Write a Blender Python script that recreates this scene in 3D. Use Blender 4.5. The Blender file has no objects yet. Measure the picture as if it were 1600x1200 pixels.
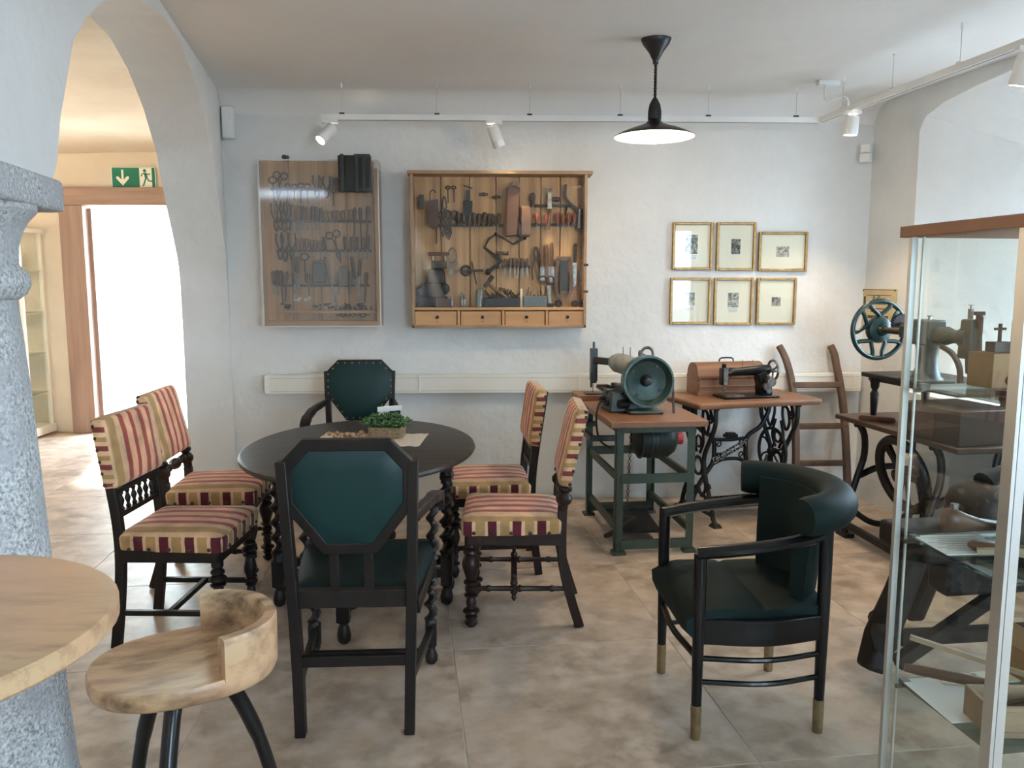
import bpy, bmesh, math, random
from math import sin, cos, pi, radians as R
from mathutils import Vector as V, Matrix as MX, Euler, noise as NZ
random.seed(7)
SC = bpy.context.scene
COL = SC.collection

# ------------------------------------------------------------ camera, world, sun, exposure
cam = bpy.data.objects.new('camera', bpy.data.cameras.new('camera')); COL.objects.link(cam)
cam.location = (0, 0, 1.48); cam.rotation_euler = (R(90-7.15), 0, R(-1.8))
cam.data.sensor_width = 36; cam.data.lens = 36*1260/1600; cam.data.clip_start = .02
SC.camera = cam
SC.view_settings.view_transform = 'Standard'; SC.view_settings.look = 'None'
SC.view_settings.gamma = 1; SC.view_settings.use_curve_mapping = False
SC.view_settings.exposure = 2.28
SC.cycles.max_bounces = 10; SC.cycles.diffuse_bounces = 6; SC.cycles.transparent_max_bounces = 24
SC.cycles.caustics_reflective = False; SC.cycles.caustics_refractive = False
W = bpy.data.worlds.new('overcast_sky'); SC.world = W; W.use_nodes = True
W.node_tree.nodes['Background'].inputs[0].default_value = (.63, .81, 1, 1)
W.node_tree.nodes['Background'].inputs[1].default_value = 6.2
def light(name, kind, loc, rot, energy, color=(1, 1, 1), parent=None, **k):
    d = bpy.data.lights.new(name, kind); d.energy = energy; d.color = color
    for a, b in k.items(): setattr(d, a, b)
    o = bpy.data.objects.new(name, d); COL.objects.link(o); o.location = loc; o.rotation_euler = rot
    if parent: o.parent = parent
    return o
light('sun', 'SUN', (-3, 14, 8), V((.35, -1, -.95)).to_track_quat('-Z', 'Y').to_euler(), 6.5, (1, .9, .72), angle=R(4))
# sky portals in the window and door openings
def portal(name, loc, face, w, h):
    o = light(name, 'AREA', loc, V(face).to_track_quat('-Z', 'Y').to_euler(), 1, shape='RECTANGLE', size=w, size_y=h)
    o.data.cycles.is_portal = True
WALLK = .139            # the right wall runs away to the left by this much per metre
def wr(y): return 2.57+(5.44-y)*WALLK          # x of the right wall
RN_ = V((-1, -WALLK, 0)).normalized()            # into the room
for y0 in (3.98, .9): portal('window_portal', (wr(y0)+.62, y0+.08, 1.56), RN_, 1.0 if y0 > 2 else 1.25, 1.3)
portal('window_portal', (2.6, -2.86, 1.55), (0, 1, 0), 1.7, 1.65)  # portal of the added fill window behind the viewer
portal('door_portal', (-3.42, 8.36, 1.1), (0, -1, 0), .95, 2.2)

# ------------------------------------------------------------ materials
MATS = {}
def mat(name, c, rough=.5, metal=0., c2=None, scale=8., stretch=(1, 1, 1), lo=.35, hi=.65, bump=0., bscale=None, detail=5., coat=0., spec=None, c3=None, s3=2., rot=(0,0,0)):
    if name in MATS: return MATS[name]
    m = bpy.data.materials.new(name); m.use_nodes = True; MATS[name] = m
    N, L = m.node_tree.nodes, m.node_tree.links
    p = N['Principled BSDF']
    p.inputs['Base Color'].default_value = (*c, 1); p.inputs['Roughness'].default_value = rough; p.inputs['Metallic'].default_value = metal
    if coat: p.inputs['Coat Weight'].default_value = coat; p.inputs['Coat Roughness'].default_value = .12
    if spec is not None: p.inputs['Specular IOR Level'].default_value = spec
    if c2 or bump:
        tc = N.new('ShaderNodeTexCoord'); mp = N.new('ShaderNodeMapping'); mp.inputs['Scale'].default_value = stretch; mp.inputs['Rotation'].default_value = rot
        L.new(tc.outputs['Object'], mp.inputs[0])
    if c2:
        n = N.new('ShaderNodeTexNoise'); n.inputs['Scale'].default_value = scale; n.inputs['Detail'].default_value = detail; n.inputs['Roughness'].default_value = .62
        L.new(mp.outputs[0], n.inputs[0])
        r = N.new('ShaderNodeValToRGB'); r.color_ramp.elements[0].position = lo; r.color_ramp.elements[1].position = hi
        r.color_ramp.elements[0].color = (*c, 1); r.color_ramp.elements[1].color = (*c2, 1)
        L.new(n.outputs[0], r.inputs[0]); out = r.outputs[0]
        if c3:
            n3 = N.new('ShaderNodeTexNoise'); n3.inputs['Scale'].default_value = s3; n3.inputs['Detail'].default_value = 4
            L.new(mp.outputs[0], n3.inputs[0])
            r3 = N.new('ShaderNodeValToRGB'); r3.color_ramp.elements[0].position = .45; r3.color_ramp.elements[1].position = .7
            L.new(n3.outputs[0], r3.inputs[0])
            mx = N.new('ShaderNodeMix'); mx.data_type = 'RGBA'; L.new(r3.outputs[0], mx.inputs['Factor']); L.new(out, mx.inputs['A']); mx.inputs['B'].default_value = (*c3, 1); out = mx.outputs['Result']
        L.new(out, p.inputs['Base Color'])
    if bump:
        nb = N.new('ShaderNodeTexNoise'); nb.inputs['Scale'].default_value = bscale or scale; nb.inputs['Detail'].default_value = 6
        L.new(mp.outputs[0], nb.inputs[0])
        b = N.new('ShaderNodeBump'); b.inputs['Strength'].default_value = bump; b.inputs['Distance'].default_value = .02
        L.new(nb.outputs[0], b.inputs['Height']); L.new(b.outputs[0], p.inputs['Normal'])
    return m
def emit(name, c, s):
    m = bpy.data.materials.new(name); m.use_nodes = True; p = m.node_tree.nodes['Principled BSDF']
    p.inputs['Base Color'].default_value = (*c, 1); p.inputs['Emission Color'].default_value = (*c, 1); p.inputs['Emission Strength'].default_value = s
    return m
def glass(name, tint=(1, 1, 1), refl=.09, rough=.02, refl_haze=0.):
    m = bpy.data.materials.new(name); m.use_nodes = True; N, L = m.node_tree.nodes, m.node_tree.links
    N.remove(N['Principled BSDF'])
    t = N.new('ShaderNodeBsdfTransparent'); t.inputs[0].default_value = (*tint, 1)
    g = N.new('ShaderNodeBsdfGlossy'); g.inputs['Roughness'].default_value = rough
    lw = N.new('ShaderNodeLayerWeight'); lw.inputs[0].default_value = .25
    mr = N.new('ShaderNodeMapRange'); mr.inputs['To Min'].default_value = refl*.55; mr.inputs['To Max'].default_value = min(1, refl*5)
    L.new(lw.outputs['Fresnel'], mr.inputs['Value'])
    mx = N.new('ShaderNodeMixShader'); L.new(mr.outputs[0], mx.inputs[0]); L.new(t.outputs[0], mx.inputs[1]); L.new(g.outputs[0], mx.inputs[2])
    o = mx.outputs[0]
    if refl_haze:  # grey diffuse mix imitates the haze of reflections on the acrylic cover
        df = N.new('ShaderNodeBsdfDiffuse'); df.inputs[0].default_value = (.7, .69, .67, 1); m2 = N.new('ShaderNodeMixShader'); m2.inputs[0].default_value = refl_haze
        L.new(o, m2.inputs[1]); L.new(df.outputs[0], m2.inputs[2]); o = m2.outputs[0]
    L.new(o, N['Material Output'].inputs[0]); return m
def stripes(name, axis, bands, period, off=0., blur=1):
    """woven velvet: bands = [(start, colour)...] repeating along one local axis, soft pile noise over it"""
    m = bpy.data.materials.new(name); m.use_nodes = True; N, L = m.node_tree.nodes, m.node_tree.links; p = N['Principled BSDF']
    tc = N.new('ShaderNodeTexCoord'); sp = N.new('ShaderNodeSeparateXYZ'); L.new(tc.outputs['Object'], sp.inputs[0])
    a = N.new('ShaderNodeMath'); a.operation = 'ADD'; a.inputs[1].default_value = 10*period+off; L.new(sp.outputs[axis], a.inputs[0])
    nz = N.new('ShaderNodeTexNoise'); nz.inputs['Scale'].default_value = 25; L.new(tc.outputs['Object'], nz.inputs[0])
    w = N.new('ShaderNodeMath'); w.operation = 'MULTIPLY_ADD'; w.inputs[1].default_value = .004; L.new(nz.outputs[0], w.inputs[0]); L.new(a.outputs[0], w.inputs[2])
    d = N.new('ShaderNodeMath'); d.operation = 'DIVIDE'; d.inputs[1].default_value = period; L.new(w.outputs[0], d.inputs[0])
    f = N.new('ShaderNodeMath'); f.operation = 'FRACT'; L.new(d.outputs[0], f.inputs[0])
    r = N.new('ShaderNodeValToRGB'); r.color_ramp.interpolation = 'LINEAR'; cr = r.color_ramp
    pts = []
    for i, (s, c) in enumerate(bands):
        e = bands[i+1][0] if i+1 < len(bands) else 1
        pts += [(s+.008, c), (e-.008, c)]
    cr.elements[0].position = pts[0][0]; cr.elements[0].color = (*pts[0][1], 1); cr.elements[1].position = pts[-1][0]; cr.elements[1].color = (*pts[-1][1], 1)
    for q, c in pts[1:-1]:
        el = cr.elements.new(q); el.color = (*c, 1)
    L.new(f.outputs[0], r.inputs[0])
    n2 = N.new('ShaderNodeTexNoise'); n2.inputs['Scale'].default_value = 14; n2.inputs['Detail'].default_value = 6; L.new(tc.outputs['Object'], n2.inputs[0])
    mr = N.new('ShaderNodeMapRange'); mr.inputs['From Min'].default_value = .3; mr.inputs['From Max'].default_value = .7; mr.inputs['To Min'].default_value = .72; mr.inputs['To Max'].default_value = 1.15; L.new(n2.outputs[0], mr.inputs[0])
    mx = N.new('ShaderNodeMix'); mx.data_type = 'RGBA'; mx.blend_type = 'MULTIPLY'; mx.inputs['Factor'].default_value = 1; L.new(r.outputs[0], mx.inputs['A']); L.new(mr.outputs[0], mx.inputs['B'])
    L.new(mx.outputs['Result'], p.inputs['Base Color']); p.inputs['Roughness'].default_value = .85; p.inputs['Specular IOR Level'].default_value = .2
    p.inputs['Sheen Weight'].default_value = .25
    return m
PLASTER = mat('white_plaster', (.70, .70, .685), .9, c2=(.75, .75, .735), scale=3, bump=.35, bscale=16, spec=.2)
CEILM = mat('ceiling_plaster', (.76, .74, .71), .92, c2=(.82, .80, .77), scale=1.2, lo=.3, hi=.7, bump=.3, bscale=7, spec=.2)
VAULTM = mat('vault_plaster', (.60, .54, .45), .9, c2=(.68, .62, .53), scale=1.5, bump=.3, bscale=8, spec=.2)
CREAM = mat('cream_plaster', (.74, .66, .54), .9, c2=(.80, .72, .60), scale=2, bump=.3, bscale=12, spec=.2)
TILE = mat('stone_tile', (.52, .415, .325), .40, c2=(.30, .23, .17), scale=4.2, lo=.38, hi=.66, detail=11, c3=(.60, .50, .41), s3=9, bump=.04, bscale=20, spec=.45)
GROUT = mat('grout', (.52, .48, .43), .9)
GRANITE = mat('granite', (.16, .17, .18), .85, c2=(.62, .63, .63), scale=110, lo=.3, hi=.62, detail=3, c3=(.40, .41, .42), s3=9, bump=.5, bscale=60)
DARKW = mat('dark_stained_oak', (.007, .005, .0045), .42, c2=(.015, .010, .008), scale=14, stretch=(1, 1, .12), bump=.08, bscale=40, spec=.35)
TABW = mat('ebonised_table_oak', (.016, .0145, .014), .42, c2=(.034, .030, .028), scale=10, stretch=(.12, 1.6, 1), bump=.10, bscale=18, lo=.3, hi=.75)
REDDW = mat('red_brown_oak', (.016, .008, .006), .4, c2=(.028, .013, .009), scale=14, stretch=(1, 1, .12), spec=.35)
GLEATH = mat('dark_green_leather', (.005, .027, .027), .46, c2=(.008, .035, .034), scale=5, bump=.05, bscale=160, spec=.3)
GLEATH2 = mat('bottle_green_leather', (.006, .015, .014), .6, c2=(.009, .020, .019), scale=4, bump=.05, bscale=140, spec=.15)
BLACKL = mat('black_lacquer', (.004, .004, .0045), .28, coat=.2, spec=.3)
BRASS = mat('aged_brass', (.36, .26, .13), .42, .8, c2=(.22, .17, .10), scale=30)
IRON = mat('black_cast_iron', (.006, .006, .0065), .5, .2, c2=(.013, .012, .012), scale=20, bump=.1, bscale=60)
STEEL = mat('dull_steel', (.32, .31, .29), .38, .9, c2=(.14, .12, .10), scale=35)
RUST = mat('rusty_dark_iron', (.045, .036, .030), .6, .5, c2=(.10, .07, .05), scale=40)
ALU = mat('anodised_aluminium', (.60, .60, .57), .34, .75)
GREENP = mat('hammered_green_paint', (.040, .075, .068), .34, .35, c2=(.055, .095, .088), scale=60, bump=.12, bscale=120, coat=.25)
FRAMEG = mat('olive_green_paint', (.032, .052, .036), .5, .1, c2=(.048, .070, .050), scale=18)
WHEELG = mat('dark_teal_paint', (.004, .026, .025), .3, .2, c2=(.007, .036, .034), scale=30, coat=.4)
HEADG = mat('grey_green_enamel', (.035, .050, .049), .45, .3, c2=(.058, .075, .073), scale=16)
GREYP = mat('pale_grey_paint', (.36, .37, .34), .5, 0, c2=(.25, .26, .24), scale=20)
BEECH = mat('varnished_beech', (.27, .125, .06), .5, c2=(.16, .07, .034), scale=9, stretch=(.15, 1.5, 2), lo=.3, hi=.7)
MAPLE = mat('worn_worktop_wood', (.27, .125, .065), .45, c2=(.18, .08, .042), scale=7, stretch=(1.4, .15, 1), lo=.3, hi=.72)
PINE = mat('old_pine', (.60, .36, .17), .55, c2=(.36, .19, .08), scale=11, stretch=(2.6, 1, .10), lo=.36, hi=.68, bump=.03, bscale=20)
PINEH = mat('pine_drawer', (.58, .33, .15), .5, c2=(.45, .235, .10), scale=8, stretch=(.12, 1, 2.2), lo=.3, hi=.72)
OAKC = mat('cabinet_frame_oak', (.40, .25, .135), .5, c2=(.29, .17, .09), scale=9, stretch=(.6, 1, .6))
LADW = mat('weathered_ladder_wood', (.15, .083, .047), .65, c2=(.085, .048, .03), scale=14, stretch=(1, 1, .1), bump=.1, bscale=30)
MANGO = mat('mango_wood', (.54, .36, .20), .38, c2=(.15, .085, .045), scale=7, stretch=(.9, 3.2, 2.5), lo=.42, hi=.66, detail=10, c3=(.62, .36, .21), s3=1.4, rot=(0, 0, .5))
FLOORW = mat('door_frame_pine', (.36, .25, .20), .6, c2=(.27, .18, .145), scale=8, stretch=(2, 2, .12))
FLOORWH = mat('door_lintel_pine', (.40, .28, .22), .6, c2=(.30, .20, .16), scale=8, stretch=(.12, 2, 2))
WHITEP = mat('white_lacquer', (.80, .80, .78), .4)
CREAMP = mat('ivory_trunking', (.80, .77, .70), .5)
BLACKP = mat('black_enamel', (.012, .012, .012), .35)
GOLD = mat('gilt_frame', (.44, .28, .11), .38, .55, c2=(.30, .18, .07), scale=30)
PAPER = mat('cream_mount', (.84, .80, .66), .8)
WHITEPA = mat('white_paper', (.85, .84, .80), .8)
RUBBER = mat('black_rubber', (.012, .012, .012), .6)
DGREY = mat('dark_grey_paint', (.03, .033, .036), .5)
LINEN = mat('cream_crochet', (.78, .68, .57), .95, c2=(.60, .50, .41), scale=120, bump=.5, bscale=120)
WICKER = mat('woven_wicker', (.30, .20, .11), .8, c2=(.16, .10, .05), scale=60, stretch=(1, 1, 2), bump=.5, bscale=70)
LEAF = mat('succulent_green', (.045, .115, .03), .5, c2=(.10, .19, .065), scale=12)
BEAD = mat('wooden_bead', (.42, .25, .14), .5, c2=(.30, .17, .09), scale=30)
BROWNL = mat('brown_leather', (.10, .045, .025), .5, c2=(.06, .028, .017), scale=9)
CARD = mat('brown_cardboard', (.38, .23, .115), .8, c2=(.30, .18, .09), scale=6)
LASTW = mat('shoe_last_wood', (.16, .085, .045), .45, c2=(.10, .05, .03), scale=10)
BOXW = mat('raw_box_wood', (.33, .225, .13), .65, c2=(.23, .15, .085), scale=9, stretch=(.2, 1, 1.6))
GREEN_SIGN = mat('sign_green', (.005, .21, .13), .5)
SIGNW = mat('sign_white', (.90, .93, .84), .6)
REDP = mat('red_plastic', (.35, .02, .03), .4)
COPPERW = mat('case_top_beech', (.35, .165, .09), .45, c2=(.30, .135, .07), scale=7, stretch=(.2, 1.4, 1))
CLEAR = glass('clear_glass', (.985, 1, .99), .07)
CASEG = glass('display_glass', (.90, .935, .92), .022)
ACRYL = glass('acrylic_cover', (.90, .89, .88), .10, .06, .13)
SHELFG = glass('shelf_glass', (.80, .92, .90), .16)
DRK = (.13, .018, .03); BGE = (.78, .50, .29); RED = (.40, .075, .055); PNK = (.84, .46, .28); OCH = (.48, .285, .12)
TOPB = [(0, BGE), (.09, OCH), (.19, BGE), (.27, RED), (.345, PNK), (.44, RED), (.50, PNK), (.60, RED), (.675, PNK), (.76, RED), (.82, BGE), (.91, OCH)]
SIDB = [(0, DRK), (.36, BGE), (.48, OCH), (.86, BGE)]
S_Y = stripes('striped_velvet_top', 'Y', TOPB, .47, .235)
S_YS = stripes('striped_velvet_front', 'Y', SIDB, .105)
S_XS = stripes('striped_velvet_side', 'X', SIDB, .105, .03)
S_ZS = stripes('striped_velvet_edge', 'Z', [(0, (.26, .06, .05)), (.28, BGE), (.5, OCH), (.75, BGE)], .075)

# ------------------------------------------------------------ mesh builder
class G:
    def __init__(s): s.bm = bmesh.new(); s.mi = 0
    def _f(s, vs):
        try: f = s.bm.faces.new(vs); f.material_index = s.mi; return f
        except ValueError: return None
    def box(s, c, d, rot=None, top=None):
        x, y, z = d[0]/2, d[1]/2, d[2]/2; tx, ty = top if top else (1, 1)
        M = MX.Translation(c) @ (rot.to_matrix().to_4x4() if isinstance(rot, Euler) else rot if rot else MX())
        P = [(-x, -y, -z), (x, -y, -z), (x, y, -z), (-x, y, -z), (-x*tx, -y*ty, z), (x*tx, -y*ty, z), (x*tx, y*ty, z), (-x*tx, y*ty, z)]
        v = [s.bm.verts.new(M @ V(p)) for p in P]
        for q in ((3, 2, 1, 0), (4, 5, 6, 7), (0, 1, 5, 4), (1, 2, 6, 5), (2, 3, 7, 6), (3, 0, 4, 7)): s._f([v[i] for i in q])
        return s
    def bar(s, a, b, w, h):
        """rectangular bar between two points; h is the up-ish size"""
        a, b = V(a), V(b); d = b-a; q = d.to_track_quat('X', 'Z').to_matrix().to_4x4()
        return s.box((a+b)/2, (d.length, w, h), q)
    def ring(s, pts): return [s.bm.verts.new(p) for p in pts]
    def skin(s, rings, caps=True, closed=False):
        n = len(rings[0]); k = len(rings)
        for i in range(k if closed else k-1):
            a, b = rings[i], rings[(i+1) % k]
            for j in range(n): s._f([a[j], a[(j+1) % n], b[(j+1) % n], b[j]])
        if caps and not closed: s._f(rings[0][::-1]); s._f(rings[-1])
        return s
    def lathe(s, prof, o=(0, 0, 0), n=14, M=None, caps=True):
        o = V(o); M = M or MX()
        rs = [s.ring([o+M @ V((max(r, .0004)*cos(2*pi*j/n), max(r, .0004)*sin(2*pi*j/n), z)) for j in range(n)]) for r, z in prof]
        return s.skin(rs, caps)
    def cyl(s, a, b, ra, rb=None, n=12):
        a, b = V(a), V(b); M = (b-a).to_track_quat('Z', 'Y').to_matrix().to_4x4()
        return s.lathe([(ra, 0), (ra if rb is None else rb, (b-a).length)], a, n, M)
    def alath(s, a, b, prof, n=12):
        a, b = V(a), V(b); M = (b-a).to_track_quat('Z', 'Y').to_matrix().to_4x4(); l = (b-a).length
        return s.lathe([(r, t*l) for r, t in prof], a, n, M)
    def tube(s, pts, r, n=8, closed=False, flat=None, up=None):
        pts = [V(p) for p in pts]; k = len(pts); rs = []
        nrm = V(up) if up else None
        for i, p in enumerate(pts):
            t = (pts[(i+1) % k]-pts[i-1]) if closed else (pts[min(i+1, k-1)]-pts[max(i-1, 0)])
            t.normalize()
            if nrm is None: nrm = t.orthogonal()
            if up: nrm = V(up)
            nrm = (nrm-t*nrm.dot(t)).normalized(); bn = t.cross(nrm)
            ri = r[i] if isinstance(r, (list, tuple)) else r; w = flat if flat else 1
            rs.append(s.ring([p+nrm*ri*cos(2*pi*j/n)+bn*ri*w*sin(2*pi*j/n) for j in range(n)]))
        return s.skin(rs, True, closed)
    def sweep(s, pts, w, h, up=(0, 0, 1)):
        """rectangular section along a path: w sideways, h along up"""
        pts = [V(p) for p in pts]; rs = []
        for i, p in enumerate(pts):
            t = (pts[min(i+1, len(pts)-1)]-pts[max(i-1, 0)]).normalized(); u = V(up); u = (u-t*u.dot(t)).normalized(); b = t.cross(u)
            wi = w[i] if isinstance(w, list) else w; hi = h[i] if isinstance(h, list) else h
            rs.append(s.ring([p+b*x*wi/2+u*y*hi/2 for x, y in ((-1, -1), (1, -1), (1, 1), (-1, 1))]))
        return s.skin(rs)
    def twist(s, x, y, z0, z1, r, turns, n=10):
        k = max(8, int(turns*9)); rs = []
        for i in range(k+1):
            t = i/k; a = 2*pi*turns*t; e = min(1, 8*t, 8*(1-t)); cx, cy = x+r*.42*e*cos(a), y+r*.42*e*sin(a); q = r*(.68+.22*(1-e))
            rs.append(s.ring([(cx+q*cos(2*pi*j/n), cy+q*sin(2*pi*j/n), z0+(z1-z0)*t) for j in range(n)]))
        return s.skin(rs)
    def prism(s, poly, h, M=None):
        M = M or MX(); a = s.ring([M @ V((x, y, 0)) for x, y in poly]); b = s.ring([M @ V((x, y, h)) for x, y in poly])
        return s.skin([a, b])
    def sph(s, c, r, sc=(1, 1, 1), n=10, m=7, M=None):
        M = M or MX(); c = V(c)
        return s.skin([s.ring([c+M @ V((r*sc[0]*sin(a)*cos(2*pi*j/n), r*sc[1]*sin(a)*sin(2*pi*j/n), -r*sc[2]*cos(a))) for j in range(n)]) for a in [max(.02, min(pi-.02, pi*i/m)) for i in range(m+1)]])
    def torus(s, c, R_, r, M=None, n=24, m=8):
        M = M or MX(); c = V(c)
        rs = [s.ring([c+M @ V(((R_+r*cos(2*pi*j/m))*cos(2*pi*i/n), (R_+r*cos(2*pi*j/m))*sin(2*pi*i/n), r*sin(2*pi*j/m))) for j in range(m)]) for i in range(n)]
        return s.skin(rs, False, True)
    def pillow(s, prof, w, d, rad=.04, c=(0, 0), taper=1., n=5, M=None):
        """rounded-rectangle layers; prof = [(scale, z)...]; w along y, d along x; taper = rear width / front width"""
        M = M or MX(); rs = []
        base = []
        for qx, qy, a0 in ((1, 1, 0), (-1, 1, 90), (-1, -1, 180), (1, -1, 270)):
            for i in range(n+1):
                a = R(a0+90*i/n); base.append((qx*(d/2-rad)+rad*cos(a), qy*(w/2-rad)+rad*sin(a)))
        for sc, z in prof:
            rs.append(s.ring([M @ V((c[0]+x*sc, c[1]+y*sc*(1-(1-taper)*(.5-x/d)), z)) for x, y in base]))
        return s.skin(rs)
    def out(s, name, m, parent=None, smooth=38, bevel=0., loc=None, kind=None, label=None):
        bmesh.ops.recalc_face_normals(s.bm, faces=s.bm.faces)
        me = bpy.data.meshes.new(name); s.bm.to_mesh(me); s.bm.free()
        for x in (m if isinstance(m, (list, tuple)) else [m]): me.materials.append(x)
        if smooth: me.shade_smooth(); me.set_sharp_from_angle(angle=R(smooth))
        else: me.shade_flat()
        o = bpy.data.objects.new(name, me); COL.objects.link(o)
        if parent: o.parent = parent
        if loc: o.location = loc
        if bevel:
            b = o.modifiers.new('bevel', 'BEVEL'); b.width = bevel; b.segments = 2; b.limit_method = 'ANGLE'; b.angle_limit = R(50)
        if kind: o['kind'] = kind
        if label: o['label'] = label
        return o
def tag(o, label, cat, group=None):
    o['label'] = label; o['category'] = cat
    if group: o['group'] = group
    return o
def thing(name, label, cat, loc=(0, 0, 0), rz=0., group=None):
    o = bpy.data.objects.new(name, None); COL.objects.link(o); o.location = loc; o.rotation_euler = (0, 0, R(rz)); o.empty_display_size = .05
    return tag(o, label, cat, group)
def struct(o): o['kind'] = 'structure'; return o
def dup(o, loc, rz=None, label=None, parent=None, group=None):
    c = o.copy(); COL.objects.link(c)
    if parent: c.parent = parent
    else:
        c.location = loc
        if rz is not None: c.rotation_euler = (0, 0, R(rz))
        if label: c['label'] = label
        if group: c['group'] = group
    for ch in list(o.children): dup(ch, None, parent=c)
    return c
def lerp(a, b, t): return tuple(x+(y-x)*t for x, y in zip(a, b))
def spl(pts, n=8):
    """Catmull-Rom through points"""
    pts = [V(p) for p in pts]; P = [pts[0]*2-pts[1]]+pts+[pts[-1]*2-pts[-2]]; o = []
    for i in range(1, len(P)-2):
        for j in range(n):
            t = j/n; a, b, c, d = P[i-1:i+3]
            o.append(.5*((2*b)+(c-a)*t+(2*a-5*b+4*c-d)*t*t+(3*b-a-3*c+d)*t**3))
    o.append(pts[-1]); return o
def lettering(name, text, size, m, parent, M, extrude=.0015, label=None):
    cu = bpy.data.curves.new(name, 'FONT'); cu.body = text; cu.size = size; cu.extrude = extrude; cu.align_x = 'CENTER'; cu.align_y = 'CENTER'
    t = bpy.data.objects.new(name+'_curve', cu); COL.objects.link(t)
    dg = bpy.context.evaluated_depsgraph_get(); me = bpy.data.meshes.new_from_object(t.evaluated_get(dg)); bpy.data.objects.remove(t); bpy.data.curves.remove(cu)
    me.transform(M); me.materials.clear(); me.materials.append(m)
    o = bpy.data.objects.new(name, me); COL.objects.link(o)
    if parent: o.parent = parent
    if label: o['label'] = label
    return o

# ------------------------------------------------------------ floor
fl = struct(G().box((-.9, 2.8, -.052), (10.2, 12.4, .1)).out('floor', GROUT))
th = R(5.65); ux, uy = V((cos(th), sin(th), 0)), V((-sin(th), cos(th), 0))
tm = None
for i in range(-7, 5):
    for j in range(-7, 7):
        c = ux*(.166+.9*(i+.5))+uy*(3.12+.9*(j+.5))
        if not (-5.6 < c.x < 3.7 and -2.9 < c.y < 8.5): continue
        if c.x > -1.9 and c.y > 5.95: continue
        if tm is None:
            t = G().box((0, 0, -.006), (.896, .896, .012)).out('tile', TILE, fl, bevel=.0015)
            # each slab takes its own stretch of stone: offset the pattern by the object's random number
            N, L = TILE.node_tree.nodes, TILE.node_tree.links
            oi = N.new('ShaderNodeObjectInfo'); mp = [n for n in N if n.type == 'MAPPING'][0]
            vm = N.new('ShaderNodeVectorMath'); vm.operation = 'SCALE'; vm.inputs[0].default_value = (17, 23, 11); L.new(oi.outputs['Random'], vm.inputs['Scale']); L.new(vm.outputs[0], mp.inputs['Location'])
            tm = t
        else:
            t = tm.copy(); COL.objects.link(t)
        t.parent = fl; t.location = c; t.rotation_euler = (0, 0, th)

# ------------------------------------------------------------ walls of the room
def grid(name, m, fn, nu, nv, parent=None):
    g = G(); v = [[g.bm.verts.new(fn(i/nu, j/nv)) for j in range(nv+1)] for i in range(nu+1)]
    for i in range(nu):
        for j in range(nv): g._f([v[i][j], v[i+1][j], v[i+1][j+1], v[i][j+1]])
    return g.out(name, m, parent)
CZ = 2.69
def rough(p, a=.012, s=1.6): return a*NZ.noise(V(p)*s)
g = G()
# back wall: solid slab with a slightly uneven face and a softly rounded left end
prof = [(-2.0, 5.9), (-2.03, 5.56), (-2.015, 5.475), (-1.96, 5.445)]+[(-1.9+i*.1, 5.44) for i in range(47)]+[(2.9, 5.44), (2.9, 5.9)]
rs = []
for k in range(28):
    z = -.02+2.9*k/27
    rs.append(g.ring([(x, y+(rough((x, z, 0), .010) if y < 5.5 else 0), z) for x, y in prof]))
g.skin(rs)
struct(g.out('wall_back', PLASTER))
# left wall with its two arches, springing from the granite column
LK = .61/3.44
def lx(y): return -1.1-(y-2.0)*LK
AR = [(1.50, 1.74), (2.20, 1.745), (2.245, 1.80), (2.30, 1.93), (2.457, 2.17), (2.60, 2.28), (2.786, 2.385), (3.05, 2.49), (3.3, 2.57), (3.77, 2.645), (4.1, 2.64), (4.43, 2.565), (4.75, 2.43), (4.98, 2.27), (5.14, 2.04), (5.27, 1.84), (5.375, 1.66), (5.415, 1.50), (5.425, 1.2), (5.428, .5), (5.428, -.02)]
full = [(-2.6, -.02), (-1.0, -.02), (-.98, 1.3), (-.9, 1.74), (-.7, 2.1), (-.4, 2.35), (0, 2.52), (.4, 2.55), (.8, 2.42), (1.15, 2.15), (1.38, 1.85)]+AR
A2 = []
for (a, b), (c, d) in zip(full, full[1:]):
    n = max(1, int(math.hypot(c-a, d-b)/.06))
    A2 += [(a+(c-a)*i/n, b+(d-b)*i/n) for i in range(n)]
A2.append(full[-1]); A2.append((5.47, -.02))
g = G(); TH = .31; FL = []; BL = []
for y, z in A2:
    e = rough((y*3, z*3, 5), .014, 1.); z2 = z+e if z > 1.76 else z
    o = V((lx(y), y, z2)); FL.append((o, V((lx(y), y, 2.85)))); k_ = -.05*max(0, min(1, (z-1.55)/.4)); BL.append((o+V((-TH, k_, rough((y, z, 9), .03))), V((lx(y)-TH, y+k_, 2.85))))
fv = [[g.bm.verts.new(p) for p in q] for q in FL]; bv = [[g.bm.verts.new(p) for p in q] for q in BL]
for i in range(len(A2)-1):
    g._f([fv[i][0], fv[i+1][0], fv[i+1][1], fv[i][1]]); g._f([bv[i+1][0], bv[i][0], bv[i][1], bv[i+1][1]])
    g._f([fv[i+1][0], fv[i][0], bv[i][0], bv[i+1][0]]); g._f([fv[i][1], fv[i+1][1], bv[i+1][1], bv[i][1]])
struct(g.out('wall_left', PLASTER, smooth=50, bevel=.012))
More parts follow.
